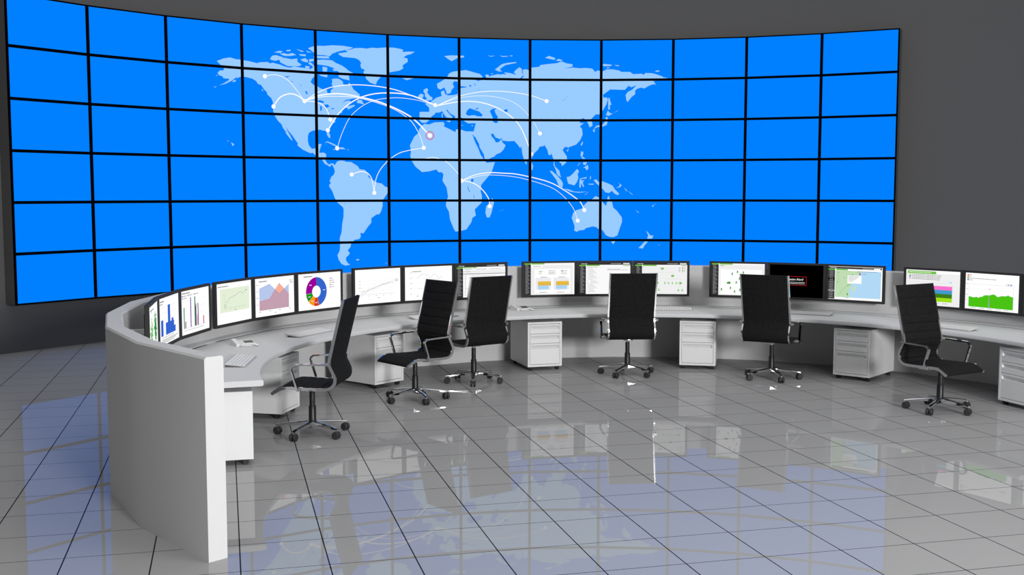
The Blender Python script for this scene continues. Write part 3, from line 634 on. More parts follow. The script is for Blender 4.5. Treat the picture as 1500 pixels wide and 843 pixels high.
CHAIRS = [(-1.774, 9.843, 174.0, 32.8, 'black high-back office chair at far left, seen from its side'),
          (-1.004, 11.506, 220.4, 7.8, 'black ribbed office chair turned to show its seat, left of centre'),
          (-0.435, 12.616, 125.5, 54.4, 'black office chair with its back to us behind the ribbed left one'),
          (1.363, 13.141, 94.3, 23.0, 'black office chair seen squarely from behind at the middle desk'),
          (3.002, 12.859, 61.0, 61.6, 'black office chair from behind, before the dark alert monitor'),
          (4.228, 10.953, -59.9, 16.1, 'black ribbed office chair at far right, turned toward the camera')]
ch0 = None
for x, y, th, rot, lab in CHAIRS:
    if ch0 is None:
        ch0 = t = thing('office_chair', lab, 'chair', group='high-back office chairs inside the console')
        make_chair_upper(t); make_base(t)
    else:
        t = copy_tree(ch0); t['label'] = lab
    t.location = (x, y, 0); t.rotation_euler = (0, 0, math.radians(th - 90))
    base = next(c for c in t.children if c.name.startswith('star_base'))
    base.rotation_euler = (0, 0, math.radians(rot - (th - 90)))

# ------------------------------------------------------------------ monitors
MW, MH = 2 * 4.487 * math.sin(math.radians(9.251 / 2)) - 0.004, 0.457
BX, BT, BB = 0.030, 0.024, 0.030
SW, SH = MW - 2 * BX, MH - BT - BB
G_ = (240, 240, 240)
class Draw:
    """a display image in screen units: x 0..1 from the left, y 0..1 from the top"""
    def __init__(s): s.q = []; s.lay = 0
    def poly(s, P, c): s.q.append((s.lay, c, P)); s.lay += 1
    def rect(s, x0, y0, x1, y1, c): s.poly([(x0, y0), (x1, y0), (x1, y1), (x0, y1)], c)
    def line(s, P, w, c):
        k = SW / SH
        for a, b in zip(P, P[1:]):
            dx, dy = (b[0] - a[0]) * k, b[1] - a[1]; l = math.hypot(dx, dy)
            if l < 1e-6: continue
            nx, ny = -dy / l * w / k, dx / l * w
            s.q.append((s.lay, c, [(a[0] + nx, a[1] + ny), (b[0] + nx, b[1] + ny), (b[0] - nx, b[1] - ny), (a[0] - nx, a[1] - ny)]))
        s.lay += 1
    def text(s, x, y, w, h, c=(70, 70, 75), seed=1):
        """greeked text: too small to read in the photo"""
        r = random.Random(seed); p = x
        while p < x + w - 1e-4:
            l = min(r.uniform(0.012, 0.04), x + w - p); s.q.append((s.lay, c, [(p, y), (p + l, y), (p + l, y + h), (p, y + h)])); p += l + 0.006
        s.lay += 1
    def fan(s, cx, cy, r0, r1, a0, a1, c):
        k = SH / SW; n = max(3, int((a1 - a0) / 7))
        for i in range(n):
            t, u = math.radians(a0 + (a1 - a0) * i / n), math.radians(a0 + (a1 - a0) * (i + 1) / n)
            s.q.append((s.lay, c, [(cx + r1 * k * math.sin(t), cy - r1 * math.cos(t)), (cx + r1 * k * math.sin(u), cy - r1 * math.cos(u)), (cx + r0 * k * math.sin(u), cy - r0 * math.cos(u)), (cx + r0 * k * math.sin(t), cy - r0 * math.cos(t))]))
        s.lay += 1
    def area(s, P, base, c):
        for a, b in zip(P, P[1:]): s.q.append((s.lay, c, [a, b, (b[0], base), (a[0], base)]))
        s.lay += 1
GREEN = (110, 185, 65); DK = (52, 52, 54)
def dash(d, head=True):
    d.rect(0, 0, 1, 1, (250, 250, 250))
    if head:
        d.rect(0, 0, 1, .07, DK); d.text(.04, .025, .12, .022, (200, 200, 200), 3); d.text(.62, .025, .2, .018, (190, 190, 190), 4); d.rect(.86, .015, .985, .052, (235, 235, 235))
        t = .07
    else: t = 0.0
    d.rect(0, t, .13, 1, DK); d.rect(0, t, .13, t + .04, GREEN); d.rect(.145, t, .40, t + .04, (140, 200, 100)); d.rect(0, t, .13, t + .04, GREEN)
    d.text(.16, t + .012, .2, .016, (225, 240, 215), 5)
    y = t + .06; k = 0
    while y < .96:
        d.text(.025, y, .05 + .03 * ((k * 7) % 3) / 2, .014, (170, 170, 172), 10 + k); y += .042; k += 1
    return t
def scr_scatter(d):
    d.rect(0, 0, 1, 1, WHT); r = random.Random(2)
    for cx, cy, n_, c in ((.30, .55, 60, (120, 190, 110)), (.66, .5, 130, (30, 150, 60))):
        for k in range(n_):
            x, y = r.gauss(cx, .05), r.gauss(cy, .14)
            if 0.05 < x < .95 and .1 < y < .9: d.rect(x, y, x + .05, y + .05, c)
    d.text(.1, .08, .4, .02)
def scr_bars(d):
    d.rect(0, 0, 1, 1, WHT); d.text(.06, .07, .2, .022, (60, 60, 60), 1); d.rect(.06, .12, .085, .15, (60, 70, 130)); d.text(.10, .125, .08, .018)
    for y in (.2, .33, .46, .59, .72): d.line([(.08, y), (.85, y)], .0016, (205, 205, 208))
    B = (50, 100, 210)
    d.rect(.08, .47, .19, .81, B); d.rect(.31, .55, .73, .81, B); d.rect(.42, .18, .54, .6, B); d.rect(.60, .49, .69, .6, B); d.rect(.69, .67, .80, .81, B)
    for x in (.42, .54): d.line([(x, .56), (x, .81)], .0015, (120, 155, 235))
    d.text(.12, .84, .6, .012, (150, 150, 150), 2)
    for k in range(3): d.text(.1, .885 + .03 * k, .8 - .1 * k, .013, (90, 90, 90), 6 + k)
def scr_spikes(d):
    d.rect(0, 0, 1, 1, WHT); d.text(.04, .05, .28, .02, (60, 60, 60), 1)
    for x, y, c in ((.04, .105, (70, 60, 130)), (.24, .10, (20, 120, 90)), (.45, .10, (170, 30, 60)), (.04, .155, (130, 100, 170))):
        d.rect(x, y, x + .03, y + .03, c); d.text(x + .045, y + .006, .11, .016, (120, 120, 120), 3)
    for y in (.24, .40, .56, .72): d.line([(.06, y), (.85, y)], .0016, (210, 210, 212))
    T, M_, P_, K = (30, 140, 100), (150, 40, 80), (110, 60, 160), (60, 90, 85)
    for x, y, c, w in ((.08, .38, T, .03), (.125, .70, M_, .03), (.31, .17, P_, .03), (.455, .17, T, .035), (.495, .34, M_, .025), (.54, .60, (200, 130, 150), .02), (.565, .34, P_, .03), (.76, .66, (200, 60, 110), .03)): d.rect(x, y, x + w, .85, c)
    d.rect(.47, .40, .50, .85, K); d.line([(.06, .855), (.85, .855)], .002, (120, 120, 120)); d.text(.08, .90, .7, .012, (170, 170, 170), 9)
def scr_line(d):
    d.rect(0, 0, 1, 1, WHT); d.text(.04, .07, .3, .02, (90, 90, 90), 1); d.rect(.1, .14, .94, .72, (228, 240, 215))
    P = [(.22, .62), (.24, .52), (.25, .60), (.27, .50), (.29, .46), (.31, .47), (.34, .41), (.37, .38), (.40, .36), (.44, .38), (.48, .33), (.52, .35), (.56, .31), (.60, .30), (.64, .27), (.69, .26), (.74, .32), (.79, .27), (.84, .25)]
    d.line([(.23, .28), (.23, .62), (.84, .62)], .0016, (150, 150, 150)); d.line(P, .003, (95, 110, 145)); d.rect(.84, .22, .86, .245, (80, 90, 110))
    for k in range(5): d.rect(.195, .28 + .08 * k, .21, .288 + .08 * k, (120, 120, 120)); d.rect(.25 + .13 * k, .645, .265 + .13 * k, .655, (120, 120, 120))
    d.text(.5, .68, .04, .012)
def scr_areas(d):
    d.rect(0, 0, 1, 1, WHT); d.text(.1, .075, .2, .022, (60, 60, 60), 1)
    a, b, base = .11, .86, .84
    d.area([(a, .27), (.36, .17), (.61, .45), (.86, .23)], base, (184, 200, 236))
    d.area([(a, .60), (.36, .555), (.61, .17), (.86, .49)], base, (248, 176, 152))
    d.area([(a, .60), (.36, .555), (.50, .33), (.61, .45), (.735, .335), (.86, .49)], base, (196, 160, 176))
    d.line([(a, .27), (.36, .17), (.61, .45), (.86, .23)], .003, (100, 130, 215)); d.line([(a, .60), (.36, .555), (.61, .17), (.86, .49)], .003, (225, 110, 90))
    for k in range(4): d.text(.04, .16 + .17 * k, .04, .015, (130, 130, 130), k); d.text(.10 + .25 * k, .87, .045, .014, (130, 130, 130), k)
    d.rect(.885, .11, .90, .14, (60, 90, 140)); d.rect(.885, .165, .90, .195, (200, 60, 50)); d.text(.91, .115, .04, .015); d.text(.91, .17, .06, .015); d.text(.48, .93, .04, .014)
def scr_donut(d):
    d.rect(0, 0, 1, 1, WHT); d.text(.13, .07, .2, .024, (60, 60, 60), 1)
    a = 0
    for ang, c in ((166, (51, 102, 204)), (30, (220, 57, 18)), (33, (255, 153, 0)), (33, (16, 150, 24)), (98, (153, 0, 153))):
        d.fan(.42, .51, .165, .40, a, a + ang - .8, c)
        t = math.radians(a + ang / 2); d.text(.42 + .3 * SH / SW * math.sin(t) - .025, .505 - .3 * math.cos(t), .05, .022, (235, 235, 245), 8); a += ang
    for k, c in enumerate(((51, 102, 204), (220, 57, 18), (255, 153, 0), (16, 150, 24), (153, 0, 153))): d.rect(.735, .16 + .06 * k, .755, .19 + .06 * k, c); d.text(.765, .165 + .06 * k, .05 + .02 * (k % 3), .016, (140, 140, 140), k)
def scr_trend(d):
    d.rect(0, 0, 1, 1, WHT)
    for k in range(5): d.line([(.13, .33 + .10 * k), (.86, .33 + .10 * k)], .0012, (222, 222, 224)); d.line([(.13 + .16 * k, .33), (.13 + .16 * k, .73)], .0012, (222, 222, 224)); d.text(.09, .325 + .1 * k, .03, .012, (140, 140, 140), k); d.text(.13 + .16 * k, .77, .02, .012, (140, 140, 140), k)
    r = random.Random(5)
    def tr(y0, y1, am):
        return [(.13 + .73 * k / 26, y0 + (y1 - y0) * (k / 26) ** .7 + r.uniform(-am, am) * (1 + (k < 5))) for k in range(27)]
    d.line(tr(.72, .37, .025), .0022, (170, 80, 80)); d.line(tr(.70, .41, .03), .0022, (90, 90, 90)); d.line([(.13, .66), (.74, .40)], .0018, (90, 110, 90)); d.line([(.13, .73), (.86, .73)], .0018, (120, 120, 120))
    d.rect(.885, .32, .90, .345, (150, 30, 30)); d.rect(.885, .365, .90, .39, (60, 100, 80)); d.text(.91, .325, .04, .014); d.text(.91, .37, .035, .014); d.text(.49, .84, .04, .014)
def scr_waves(d):
    d.rect(0, 0, 1, 1, WHT); d.text(.16, .13, .19, .02, (110, 110, 115), 1)
    for k in range(5): d.line([(.17, .17 + .16 * k), (.85, .17 + .16 * k)], .0012, (225, 225, 228)); d.text(.11, .165 + .16 * k, .035, .013, (130, 130, 130), k)
    d.line([(.26 + .26 * k / 20, .34 - .12 * math.sin(PI * k / 20)) for k in range(21)], .0025, (110, 120, 165)); d.line([(.53 + .18 * k / 20, .38 - .14 * math.sin(PI * k / 20)) for k in range(21)] , .0025, (200, 120, 120)); d.line([(.70, .40), (.78, .30)], .0025, (120, 120, 150))
    d.line([(.25 + .2 * k / 6, .65 + .01 * (k % 2)) for k in range(7)], .0025, (215, 150, 150)); d.text(.24, .87, .04, .014)
def scr_table(d):
    t = dash(d)
    d.rect(.13, .17, 1, .25, (238, 238, 238)); d.text(.16, .13, .14, .016, (150, 150, 150), 1); d.text(.4, .13, .2, .014, (150, 150, 150), 2); d.text(.68, .13, .22, .014, (150, 150, 150), 3); d.text(.16, .2, .12, .014, (150, 150, 150), 4); d.rect(.13, .27, 1, .29, (150, 150, 150)); d.text(.15, .273, .8, .014, (100, 100, 100), 5)
    for k in range(16): d.text(.16, .33 + .04 * k, .03 + .04 * (k == 10), .012, (165, 165, 165), k); d.text(.3, .33 + .04 * k, .5, .012, (170, 185, 165), k + 40)
def scr_charts(d):
    dash(d, False); d.rect(.13, .07, 1, 1, (238, 238, 238)); d.rect(.145, .0, .37, .04, (140, 200, 100)); d.rect(.145, .06, .36, .13, WHT); d.text(.17, .085, .16, .016, (120, 120, 120), 1); d.rect(.2, .18, .92, .97, WHT); d.rect(.97, 0, 1, 1, WHT)
    d.text(.29, .25, .07, .018, (90, 90, 90), 2); d.text(.29, .30, .05, .014, (130, 180, 110), 3); d.text(.29, .335, .06, .014, (130, 180, 110), 4)
    for k in range(3): d.text(.48, .235 + .05 * k, .14, .015, (110, 110, 110), k); d.text(.73, .235 + .05 * k, .12, .015, (150, 150, 150), k + 9)
    d.rect(.74, .235, .765, .265, (50, 50, 50))
    for x0 in (.22, .58):
        d.text(x0 + .1, .435, .13, .016, (110, 110, 110), 5); d.rect(x0, .46, x0 + .31, .84, (236, 236, 240)); d.rect(x0 + .05, .57, x0 + .31, .705, (228, 184, 64)); d.rect(x0 + .05, .575, x0 + .31, .60, (240, 200, 110)); d.rect(x0 + .05, .705, x0 + .27, .82, (170, 212, 244)); d.text(x0 + .06, .83, .2, .014, (170, 200, 230), 6); d.rect(x0 + .29, .685, x0 + .31, .70, (90, 70, 20)); d.text(x0 + .08, .915, .14, .016, (110, 110, 110), 7); d.rect(x0, .95, x0 + .3, .954, (190, 190, 190))
def scr_list(d):
    dash(d); d.rect(.145, .07, .38, .11, (125, 195, 80)); d.text(.15, .145, .2, .014, (140, 140, 140), 1); d.line([(.13, .165), (1, .165)], .0015, (215, 215, 215)); d.rect(.86, .085, 1, .11, (150, 200, 110))
    for k in range(19): d.rect(.165, .20 + .04 * k, .175, .212 + .04 * k, (110, 120, 110)); d.text(.19 + .03 * (k in (9, 10, 11)), .20 + .04 * k, .08 + .1 * ((k * 5) % 4) / 4, .012, (165, 175, 160), k)
    d.text(.55, .2, .25, .014, (150, 150, 150), 2); d.text(.55, .23, .4, .014, (190, 160, 155), 3)
def scr_tree(d):
    dash(d); d.rect(.13, .12, 1, 1, (240, 240, 240)); d.rect(.145, .07, .41, .11, (125, 195, 80)); d.rect(.89, .09, .98, .11, (130, 190, 90)); g = (105, 185, 70); l = (175, 210, 160)
    d.text(.15, .15, .02, .012); d.line([(.52, .22), (.52, .31)], .002, l); d.line([(.25, .31), (.72, .31), (.72, .42)], .002, l); d.line([(.72, .42), (.72, .52)], .002, l); d.line([(.575, .65), (.575, .52), (.875, .52), (.875, .65)], .002, l)
    d.line([(.42, .65), (.42, .74), (.46, .74), (.46, .84)], .002, l); d.line([(.835, .86), (.835, .75), (.91, .75), (.91, .86)], .002, l); d.line([(.875, .65), (.875, .75)], .002, l)
    def node(x, y, w): d.rect(x - w, y - .03, x + w, y + .03, g); d.rect(x - w + .008, y - .012, x - w + .02, y + .012, (225, 245, 215))
    node(.52, .19, .028); node(.72, .42, .028); node(.43, .65, .02)
    for x in (.575, .645, .72, .795): node(x, .65, .013)
    node(.87, .65, .028); node(.46, .865, .014); node(.835, .88, .014); node(.91, .88, .014); node(.3, .42, .028); node(.25, .65, .014)
    for k, c in enumerate(((240, 90, 70), (240, 200, 60), (110, 190, 80), (160, 200, 140))): d.rect(.90, .15 + .04 * k, .925, .18 + .04 * k, c); d.text(.84, .155 + .04 * k, .03, .014, (120, 120, 150), k); d.text(.94, .155 + .04 * k, .03, .014, (150, 150, 150), k)
def scr_people(d):
    dash(d, False); d.rect(.13, .05, 1, 1, (238, 238, 238)); d.rect(.17, .19, .95, .97, WHT); d.rect(.15, 0, .37, .04, (125, 195, 80)); d.text(.16, .07, .08, .014)
    for x, y in ((.49, .26), (.39, .325), (.60, .28), (.53, .47), (.47, .59), (.36, .77), (.19, .82), (.44, .88), (.54, .83), (.56, .74), (.7, .4), (.78, .6), (.66, .7)):
        d.poly([(x - .026, y + .045), (x, y - .005), (x + .026, y + .045)], (150, 215, 130)); d.rect(x - .010, y - .035, x + .010, y + .012, (45, 90, 75))
    for a, b in (((.33, .6), (.47, .59)), ((.33, .6), (.39, .325)), ((.33, .6), (.36, .77))): d.line([a, b], .0012, (210, 225, 205))
    d.poly([(.285, .615), (.31, .575), (.35, .575), (.365, .605), (.355, .645), (.30, .645)], (75, 150, 50))
def scr_alert(d):
    d.rect(0, 0, 1, 1, (0, 0, 0)); R_ = (210, 40, 45)
    d.line([(.235, .36), (.69, .36), (.69, .63), (.235, .63), (.235, .36)], .004, R_)
    d.text(.27, .53, .39, .013, (225, 225, 225), 2); d.text(.27, .572, .39, .013, (225, 225, 225), 4)
def scr_map(d):
    d.rect(0, 0, 1, 1, WHT); d.rect(0, .012, .985, .07, (60, 60, 62)); d.text(.03, .035, .12, .018, (210, 210, 210), 3); d.text(.64, .035, .18, .016, (190, 190, 190), 4); d.rect(.84, .03, .96, .065, WHT)
    d.rect(0, .07, .12, .99, (70, 70, 72)); d.rect(0, .075, .12, .115, (90, 185, 60)); d.rect(.145, .075, .36, .115, (90, 185, 60)); d.rect(.0, .33, .12, .43, (25, 25, 27)); d.rect(0, .72, .12, .745, (190, 190, 190))
    for k in range(16): d.text(.025, .145 + .052 * k, .06, .014, (170, 170, 170), k)
    d.rect(.13, .125, .975, .93, (178, 218, 246))
    coast = [(.13, .125), (.60, .125), (.57, .20), (.50, .28), (.47, .38), (.45, .50), (.42, .60), (.40, .68), (.385, .74), (.39, .80), (.41, .86), (.42, .915), (.13, .93)]
    for tr_ in tess([c for q in coast for c in q]): d.q.append((d.lay, (190, 222, 178), tr_))
    d.lay += 1
    d.line([(.16, .14), (.20, .3), (.17, .5), (.15, .62)], .003, (150, 195, 145)); d.line([(.20, .85), (.26, .74), (.33, .6), (.42, .5)], .006, (140, 200, 155)); d.line([(.28, .17), (.35, .14), (.40, .13)], .003, (150, 185, 160))
    d.line([(.14, .29), (.35, .31), (.45, .25)], .002, (215, 205, 190)); d.line([(.24, .15), (.28, .5), (.36, .85)], .002, (215, 205, 190))
    d.poly([(.47, .58), (.51, .57), (.50, .68), (.47, .78), (.455, .70)], (214, 222, 160)); d.poly([(.35, .80), (.37, .79), (.37, .88), (.355, .86)], (70, 140, 70))
    for x, y in ((.18, .17), (.29, .33), (.17, .46), (.35, .32), (.44, .22), (.54, .14), (.58, .17), (.36, .56), (.39, .55), (.96, .2)): d.rect(x, y, x + .012, y + .022, (60, 90, 120))
    d.rect(.36, .265, .62, .50, WHT)
    for k in range(5): d.text(.38, .29 + .035 * k, .2 - .03 * k, .013, (130, 130, 130), k)
    d.rect(.575, .19, .605, .235, (205, 50, 60)); d.text(.63, .2, .09, .016, (110, 170, 110), 3); d.text(.55, .135, .35, .014, (130, 140, 150), 6); d.text(.33, .93, .06, .01)
def scr_stack(d):
    d.rect(0, 0, 1, 1, WHT); d.rect(0, .08, 1, 1, (240, 240, 240)); d.rect(.025, .025, .56, .105, (115, 190, 70)); d.text(.05, .05, .42, .026, (215, 240, 200), 1)
    for k, c in enumerate(((160, 215, 60), (50, 90, 20), (60, 150, 210), (250, 115, 205))): d.rect(.055, .125 + .04 * k, .09, .15 + .04 * k, c); d.text(.105, .13 + .04 * k, .55 - .01 * k, .015, (120, 120, 120), 5)
    d.line([(.09, .35), (.86, .35), (.86, .90)], .0015, (170, 175, 190)); d.rect(.745, .27, .865, .36, (232, 238, 245)); d.rect(.82, .30, .84, .34, (150, 190, 230))
    for y0, y1, c in ((.43, .54, (250, 115, 205)), (.54, .65, (65, 155, 205)), (.65, .765, (60, 125, 25)), (.765, .88, (160, 225, 20))): d.rect(.10, y0, .86, y1, c)
    for k in range(5): d.text(.13 + .14 * k, .92, .09, .014, (140, 140, 140), k)
def scr_greenarea(d):
    d.rect(0, 0, 1, 1, WHT)
    for k, (c, w) in enumerate((((235, 25, 25), .05), ((215, 120, 30), .03), ((40, 160, 30), .50), ((90, 110, 150), .06))): d.rect(.03, .045 + .045 * k, .065, .075 + .045 * k, c); d.text(.075, .052 + .045 * k, w, .014, (110, 110, 110), k + 2)
    d.line([(.07, .30), (.90, .30), (.90, .94)], .0018, (175, 175, 190)); d.line([(.07, .30), (.07, .92)], .0018, (175, 175, 190)); d.rect(.76, .23, .89, .31, (238, 240, 246)); d.rect(.795, .255, .815, .285, (150, 150, 70)); d.rect(.84, .25, .865, .29, (120, 160, 225))
    for k in range(4): d.text(.02, .30 + .15 * k, .035, .012, (140, 140, 140), k); d.line([(.07, .45), (.9, .45)], .001, (230, 230, 235))
    P = [(.07, .655), (.12, .66), (.15, .675), (.20, .665), (.235, .655), (.26, .68), (.28, .65), (.33, .64), (.36, .60), (.41, .585), (.46, .59), (.50, .565), (.53, .55), (.57, .56), (.60, .60), (.63, .61), (.66, .59), (.70, .575), (.76, .575), (.79, .56), (.81, .54), (.83, .565), (.87, .58), (.90, .585)]
    d.area(P, .935, (75, 195, 20)); d.poly([(.445, .935), (.46, .48), (.468, .935)], (160, 160, 160)); d.rect(.455, .405, .478, .43, (240, 120, 160))
    for k in range(5): d.text(.12 + .155 * k, .955, .1, .013, (140, 140, 140), k)
def scr_dark(d):
    dash(d); d.rect(.13, .12, 1, 1, (245, 245, 245)); d.text(.2, .3, .5, .02)
MONS = [(-92.668, [(scr_scatter, 'green scatter plot on white, half hidden, leftmost on the console'), (scr_bars, 'blue bar chart and text lines below'), (scr_spikes, 'thin green, purple and crimson bars')]),
        (-63.748, [(scr_line, 'pale green plot with one rising line'), (scr_areas, 'overlapping blue and pink area chart'), (scr_donut, 'big five-colour donut chart')]),
        (-34.083, [(scr_trend, 'two thin rising trend lines on white'), (scr_waves, 'faint wave curves, behind the ribbed chair'), (scr_table, 'dark sidebar and grey table behind a chair')]),
        (-3.91, [(scr_charts, 'dark sidebar and two yellow-blue bar panels'), (scr_list, 'dark sidebar and plain list, central, half hidden'), (scr_tree, 'green tree diagram right of the central chair')]),
        (26.988, [(scr_people, 'scattered green person icons, behind a chair back'), (scr_alert, 'a black screen and white alert text boxed in red'), (scr_map, 'green and blue coastline map with popup')]),
        (57.599, [(scr_stack, 'pink, blue and green stacked bands'), (scr_greenarea, 'large bright green area graph'), (scr_dark, 'dark sidebar, only its left edge at the right of the photo')])]
mfr = None
def text_tris(body, size):
    cu = bpy.data.curves.new('t', 'FONT'); cu.body = body; cu.size = size; cu.align_x = 'CENTER'
    to = bpy.data.objects.new('t', cu); COL.objects.link(to)
    dg = bpy.context.evaluated_depsgraph_get(); me = to.evaluated_get(dg).to_mesh()
    r = [[(me.vertices[i].co.x, me.vertices[i].co.y) for i in p_.vertices] for p_ in me.polygons]
    to.evaluated_get(dg).to_mesh_clear(); bpy.data.objects.remove(to); bpy.data.curves.remove(cu)
    return r
for gc, trio in MONS:
    for k, (fn, desc) in enumerate(trio):
        ang = gc + (k - 1) * 9.251
        r = 4.487 * math.cos(math.radians(9.251 / 2)) 
        x, y = polar((1.497, 9.898), r, ang)
        t = thing('desk_monitor', 'monitor with ' + desc, 'monitor', (x, y, 0.819), -math.radians(ang), 'wide monitors above the curved worktop')
        if mfr is None:
            bm = bmesh.new(); h = MW / 2
            box(bm, -h, h, 0.0105, 0.036, 0, MH, 0.003)
            box(bm, -h, h, 0.0, 0.012, 0, BB, 0.0015); box(bm, -h, h, 0.0, 0.012, MH - BT, MH, 0.0015)
            box(bm, -h, -h + BX, 0.0, 0.012, BB - .002, MH - BT + .002, 0.0015); box(bm, h - BX, h, 0.0, 0.012, BB - .002, MH - BT + .002, 0.0015)
            box(bm, -0.24, 0.24, 0.034, 0.055, 0.06, MH - 0.08, 0.008)
            fr_ = obj('frame', bm, FRAME, t)
            bm = bmesh.new(); box(bm, -0.05, 0.05, 0.053, 0.065, 0.16, 0.26, 0.002); box(bm, -0.02, 0.02, 0.06, 0.20, 0.19, 0.23, 0.002)
            ar_ = obj('wall_bracket', bm, WHITE, t); mfr = (fr_, ar_)
        else:
            for q in mfr:
                c = q.copy(); COL.objects.link(c); c.parent = t
        d = Draw(); fn(d)
        bm = bmesh.new(); mats = []
        nl = max(1, d.lay)
        for lay, c, P in d.q:
            if c not in mats: mats.append(c)
            yy = 0.0085 - 0.006 * lay / nl
            vs = [bm.verts.new((-SW / 2 + min(1, max(0, u)) * SW, yy, BB + (1 - min(1, max(0, v_))) * SH)) for u, v_ in P]
            try:
                f = bm.faces.new(vs); f.material_index = mats.index(c); f.normal_update()
                if f.normal.y > 0: f.normal_flip()
            except ValueError: pass
        if fn is scr_alert:
            if WHT not in mats: mats.append(WHT)
            for P in text_tris('Intrusion Alert!', 0.037):
                f = bm.faces.new([bm.verts.new((-SW / 2 + .463 * SW + u, 0.002, BB + (1 - .475) * SH + v_)) for u, v_ in P]); f.material_index = mats.index(WHT); f.normal_update()
                if f.normal.y > 0: f.normal_flip()
        obj('screen', bm, [emis(c) for c in mats], t, recalc=False)

# ------------------------------------------------------------------ keyboards
KEYB = [(-94.2, 3.845, 'white keyboard nearest the camera, beside the telephone'), (-65.3, 3.95, 'white keyboard left of the side-on chair'),
        (-36.9, 4.02, 'white keyboard mostly hidden behind the left ribbed chair'), (6.6, 4.12, 'white keyboard peeking out right of the central chair'),
        (30.2, 4.12, 'white keyboard right of the chair facing the alert monitor'), (56.4, 3.90, 'white keyboard behind the far right ribbed chair')]
kb0 = None
for ang, r, lab in KEYB:
    x, y = polar(DC, r, ang)
    if kb0 is None:
        kb0 = t = thing('computer_keyboard', lab, 'keyboard', group='white keyboards on the worktop')
        W, D = 0.61, 0.185; sl = math.atan2(0.020, D)
        M = Matrix.Translation((0, -D / 2, 0.0)) @ Matrix.Rotation(sl, 4, 'X')
        bm = bmesh.new(); box(bm, -W / 2, W / 2, 0, D, 0.0, 0.009, 0.003, M); obj('case', bm, CASEM, t)
        bm = bmesh.new()
        for row in range(6):
            nk = 19; y0 = 0.012 + row * 0.0275
            for c_ in range(nk):
                if row == 0 and 3 < c_ < 9: continue
                x0 = -W / 2 + 0.012 + c_ * (W - 0.024) / nk
                box(bm, x0 + 0.002, x0 + (W - 0.024) / nk - 0.002, y0, y0 + 0.0225, 0.008, 0.0125, 0, M)
            if row == 0: box(bm, -W / 2 + 0.012 + 4 * (W - 0.024) / nk + 0.002, -W / 2 + 0.012 + 9 * (W - 0.024) / nk - 0.002, y0, y0 + 0.0225, 0.008, 0.0125, 0, M)
        obj('keys', bm, KEYM, t)
        for sx in (-1, 1):
            bm = bmesh.new(); box(bm, sx * 0.24 - 0.02, sx * 0.24 + 0.02, D / 2 - 0.016, D / 2 - 0.008, 0.0, 0.019); obj('foot', bm, DARKKEY, t)
    else: t = copy_tree(kb0); t['label'] = lab
    t.location = (x, y, 0.6825); t.rotation_euler = (0, 0, -math.radians(ang))

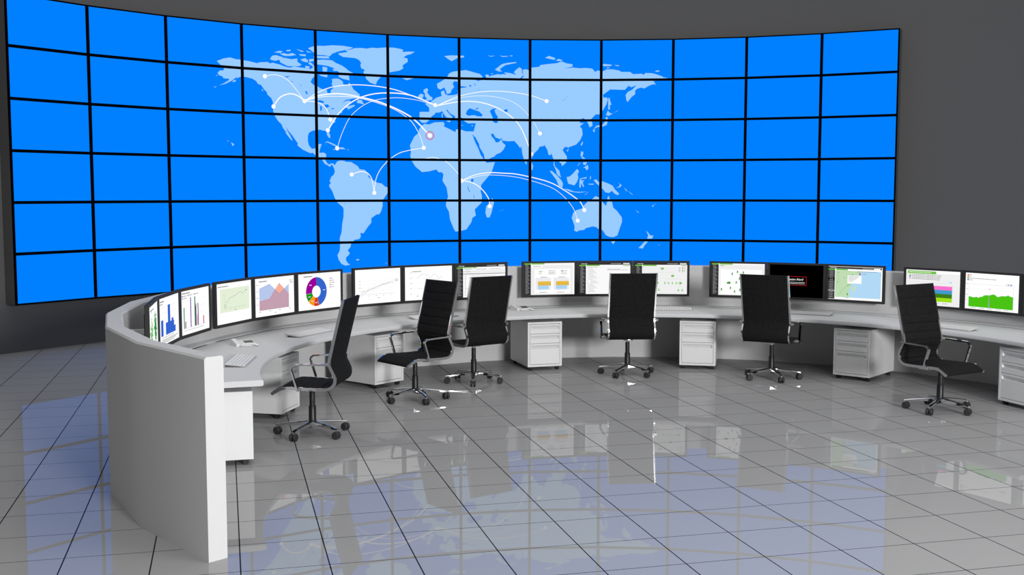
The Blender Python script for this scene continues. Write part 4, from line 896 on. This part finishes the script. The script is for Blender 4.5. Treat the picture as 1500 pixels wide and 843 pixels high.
# ------------------------------------------------------------------ telephones
ph0 = None
for (x, y), rz, lab in (((-2.59, 10.70), 0.62, 'white desk telephone at left, above the nearest keyboard'), ((0.105, 13.98), 0.55, 'white desk telephone by the back of the left centre chair')):
    if ph0 is None:
        ph0 = t = thing('desk_telephone', lab, 'telephone', group='telephones on the worktop')
        bm = bmesh.new(); extrude_x(bm, [(-0.11, 0.0), (0.13, 0.0), (0.13, 0.055), (0.10, 0.062), (-0.11, 0.018)], -0.05, 0.16)
        smooth_by_angle(obj('body', bm, PHONEM, t), 40)
        bm = bmesh.new(); sl = math.atan2(0.044, 0.21)
        M = Matrix.Translation((0.0, -0.11, 0.018)) @ Matrix.Rotation(sl, 4, 'X')
        for i in range(4):
            for j in range(3): box(bm, 0.025 + i * 0.031, 0.045 + i * 0.031, 0.075 + j * 0.03, 0.097 + j * 0.03, 0.0, 0.006, 0, M)
        obj('keypad', bm, DARKKEY, t)
        bm = bmesh.new(); extrude_x(bm, [(-0.10, 0.0), (0.13, 0.0), (0.13, 0.082), (0.09, 0.085), (-0.10, 0.035)], -0.125, -0.065)
        obj('cradle', bm, PHONEM, t)
        bm = bmesh.new(); M = Matrix.Translation((0.03, -0.165, 0.0)) @ Matrix.Rotation(-0.42, 4, 'Z')
        P = [(-0.115, 0.012), (-0.075, 0.028), (-0.03, 0.036), (0.03, 0.036), (0.075, 0.028), (0.115, 0.012)]
        rings = []
        for q, (px_, pz) in enumerate(P):
            wv, hh = ((0.026, 0.012), (0.024, 0.013), (0.017, 0.010), (0.017, 0.010), (0.024, 0.013), (0.026, 0.012))[q]
            rings.append([bm.verts.new(M @ Vector((px_, wv * math.cos(u * PI / 4), pz + hh * math.sin(u * PI / 4)))) for u in range(8)])
        for A, B in zip(rings, rings[1:]):
            for q in range(8): bm.faces.new((A[q], A[(q + 1) % 8], B[(q + 1) % 8], B[q]))
        bm.faces.new(rings[0][::-1]); bm.faces.new(rings[-1])
        smooth_by_angle(obj('handset', bm, KEYM, t), 50)
    else: t = copy_tree(ph0); t['label'] = lab
    t.location = (x, y, 0.6825); t.rotation_euler = (0, 0, rz); t.scale = (0.72, 0.72, 0.72)

# ------------------------------------------------------------------ light
def area(name, loc, target, sx, sy, power, color=(1, 1, 1)):
    l = bpy.data.lights.new(name, 'AREA'); l.shape = 'RECTANGLE'; l.size = sx; l.size_y = sy; l.energy = power; l.color = color
    o = bpy.data.objects.new(name, l); COL.objects.link(o); o.location = loc
    o.rotation_euler = (Vector(target) - Vector(loc)).to_track_quat('-Z', 'Y').to_euler()
    return o
area('ceiling_softbox', (4.0, 4.3, 5.6), (4.0, 4.3, 0), 3.0, 3.0, 225)
area('key_softbox', (8.0, -7.5, 3.6), (0.2, 12.5, 0.5), 2.6, 2.2, 3250)
sc = bpy.context.scene
# the open top of the room: a dome that is bright overhead and dim towards the horizon
w = bpy.data.worlds.new('world'); sc.world = w; w.use_nodes = True
nt = w.node_tree; bg = nt.nodes['Background']
tc = nt.nodes.new('ShaderNodeTexCoord'); sp = nt.nodes.new('ShaderNodeSeparateXYZ')
nt.links.new(tc.outputs['Generated'], sp.inputs[0])
mr = nt.nodes.new('ShaderNodeMapRange'); mr.interpolation_type = 'SMOOTHSTEP'
mr.inputs['From Min'].default_value = 0.40; mr.inputs['From Max'].default_value = 0.85
mr.inputs['To Min'].default_value = 0.07; mr.inputs['To Max'].default_value = 1.0
nt.links.new(sp.outputs['Z'], mr.inputs['Value']); nt.links.new(mr.outputs['Result'], bg.inputs[1])
bg.inputs[0].default_value = (1, 1, 1, 1)
sc.view_settings.view_transform = 'Standard'; sc.view_settings.look = 'None'
sc.view_settings.exposure = 0.0; sc.view_settings.gamma = 1.0; sc.view_settings.use_curve_mapping = False
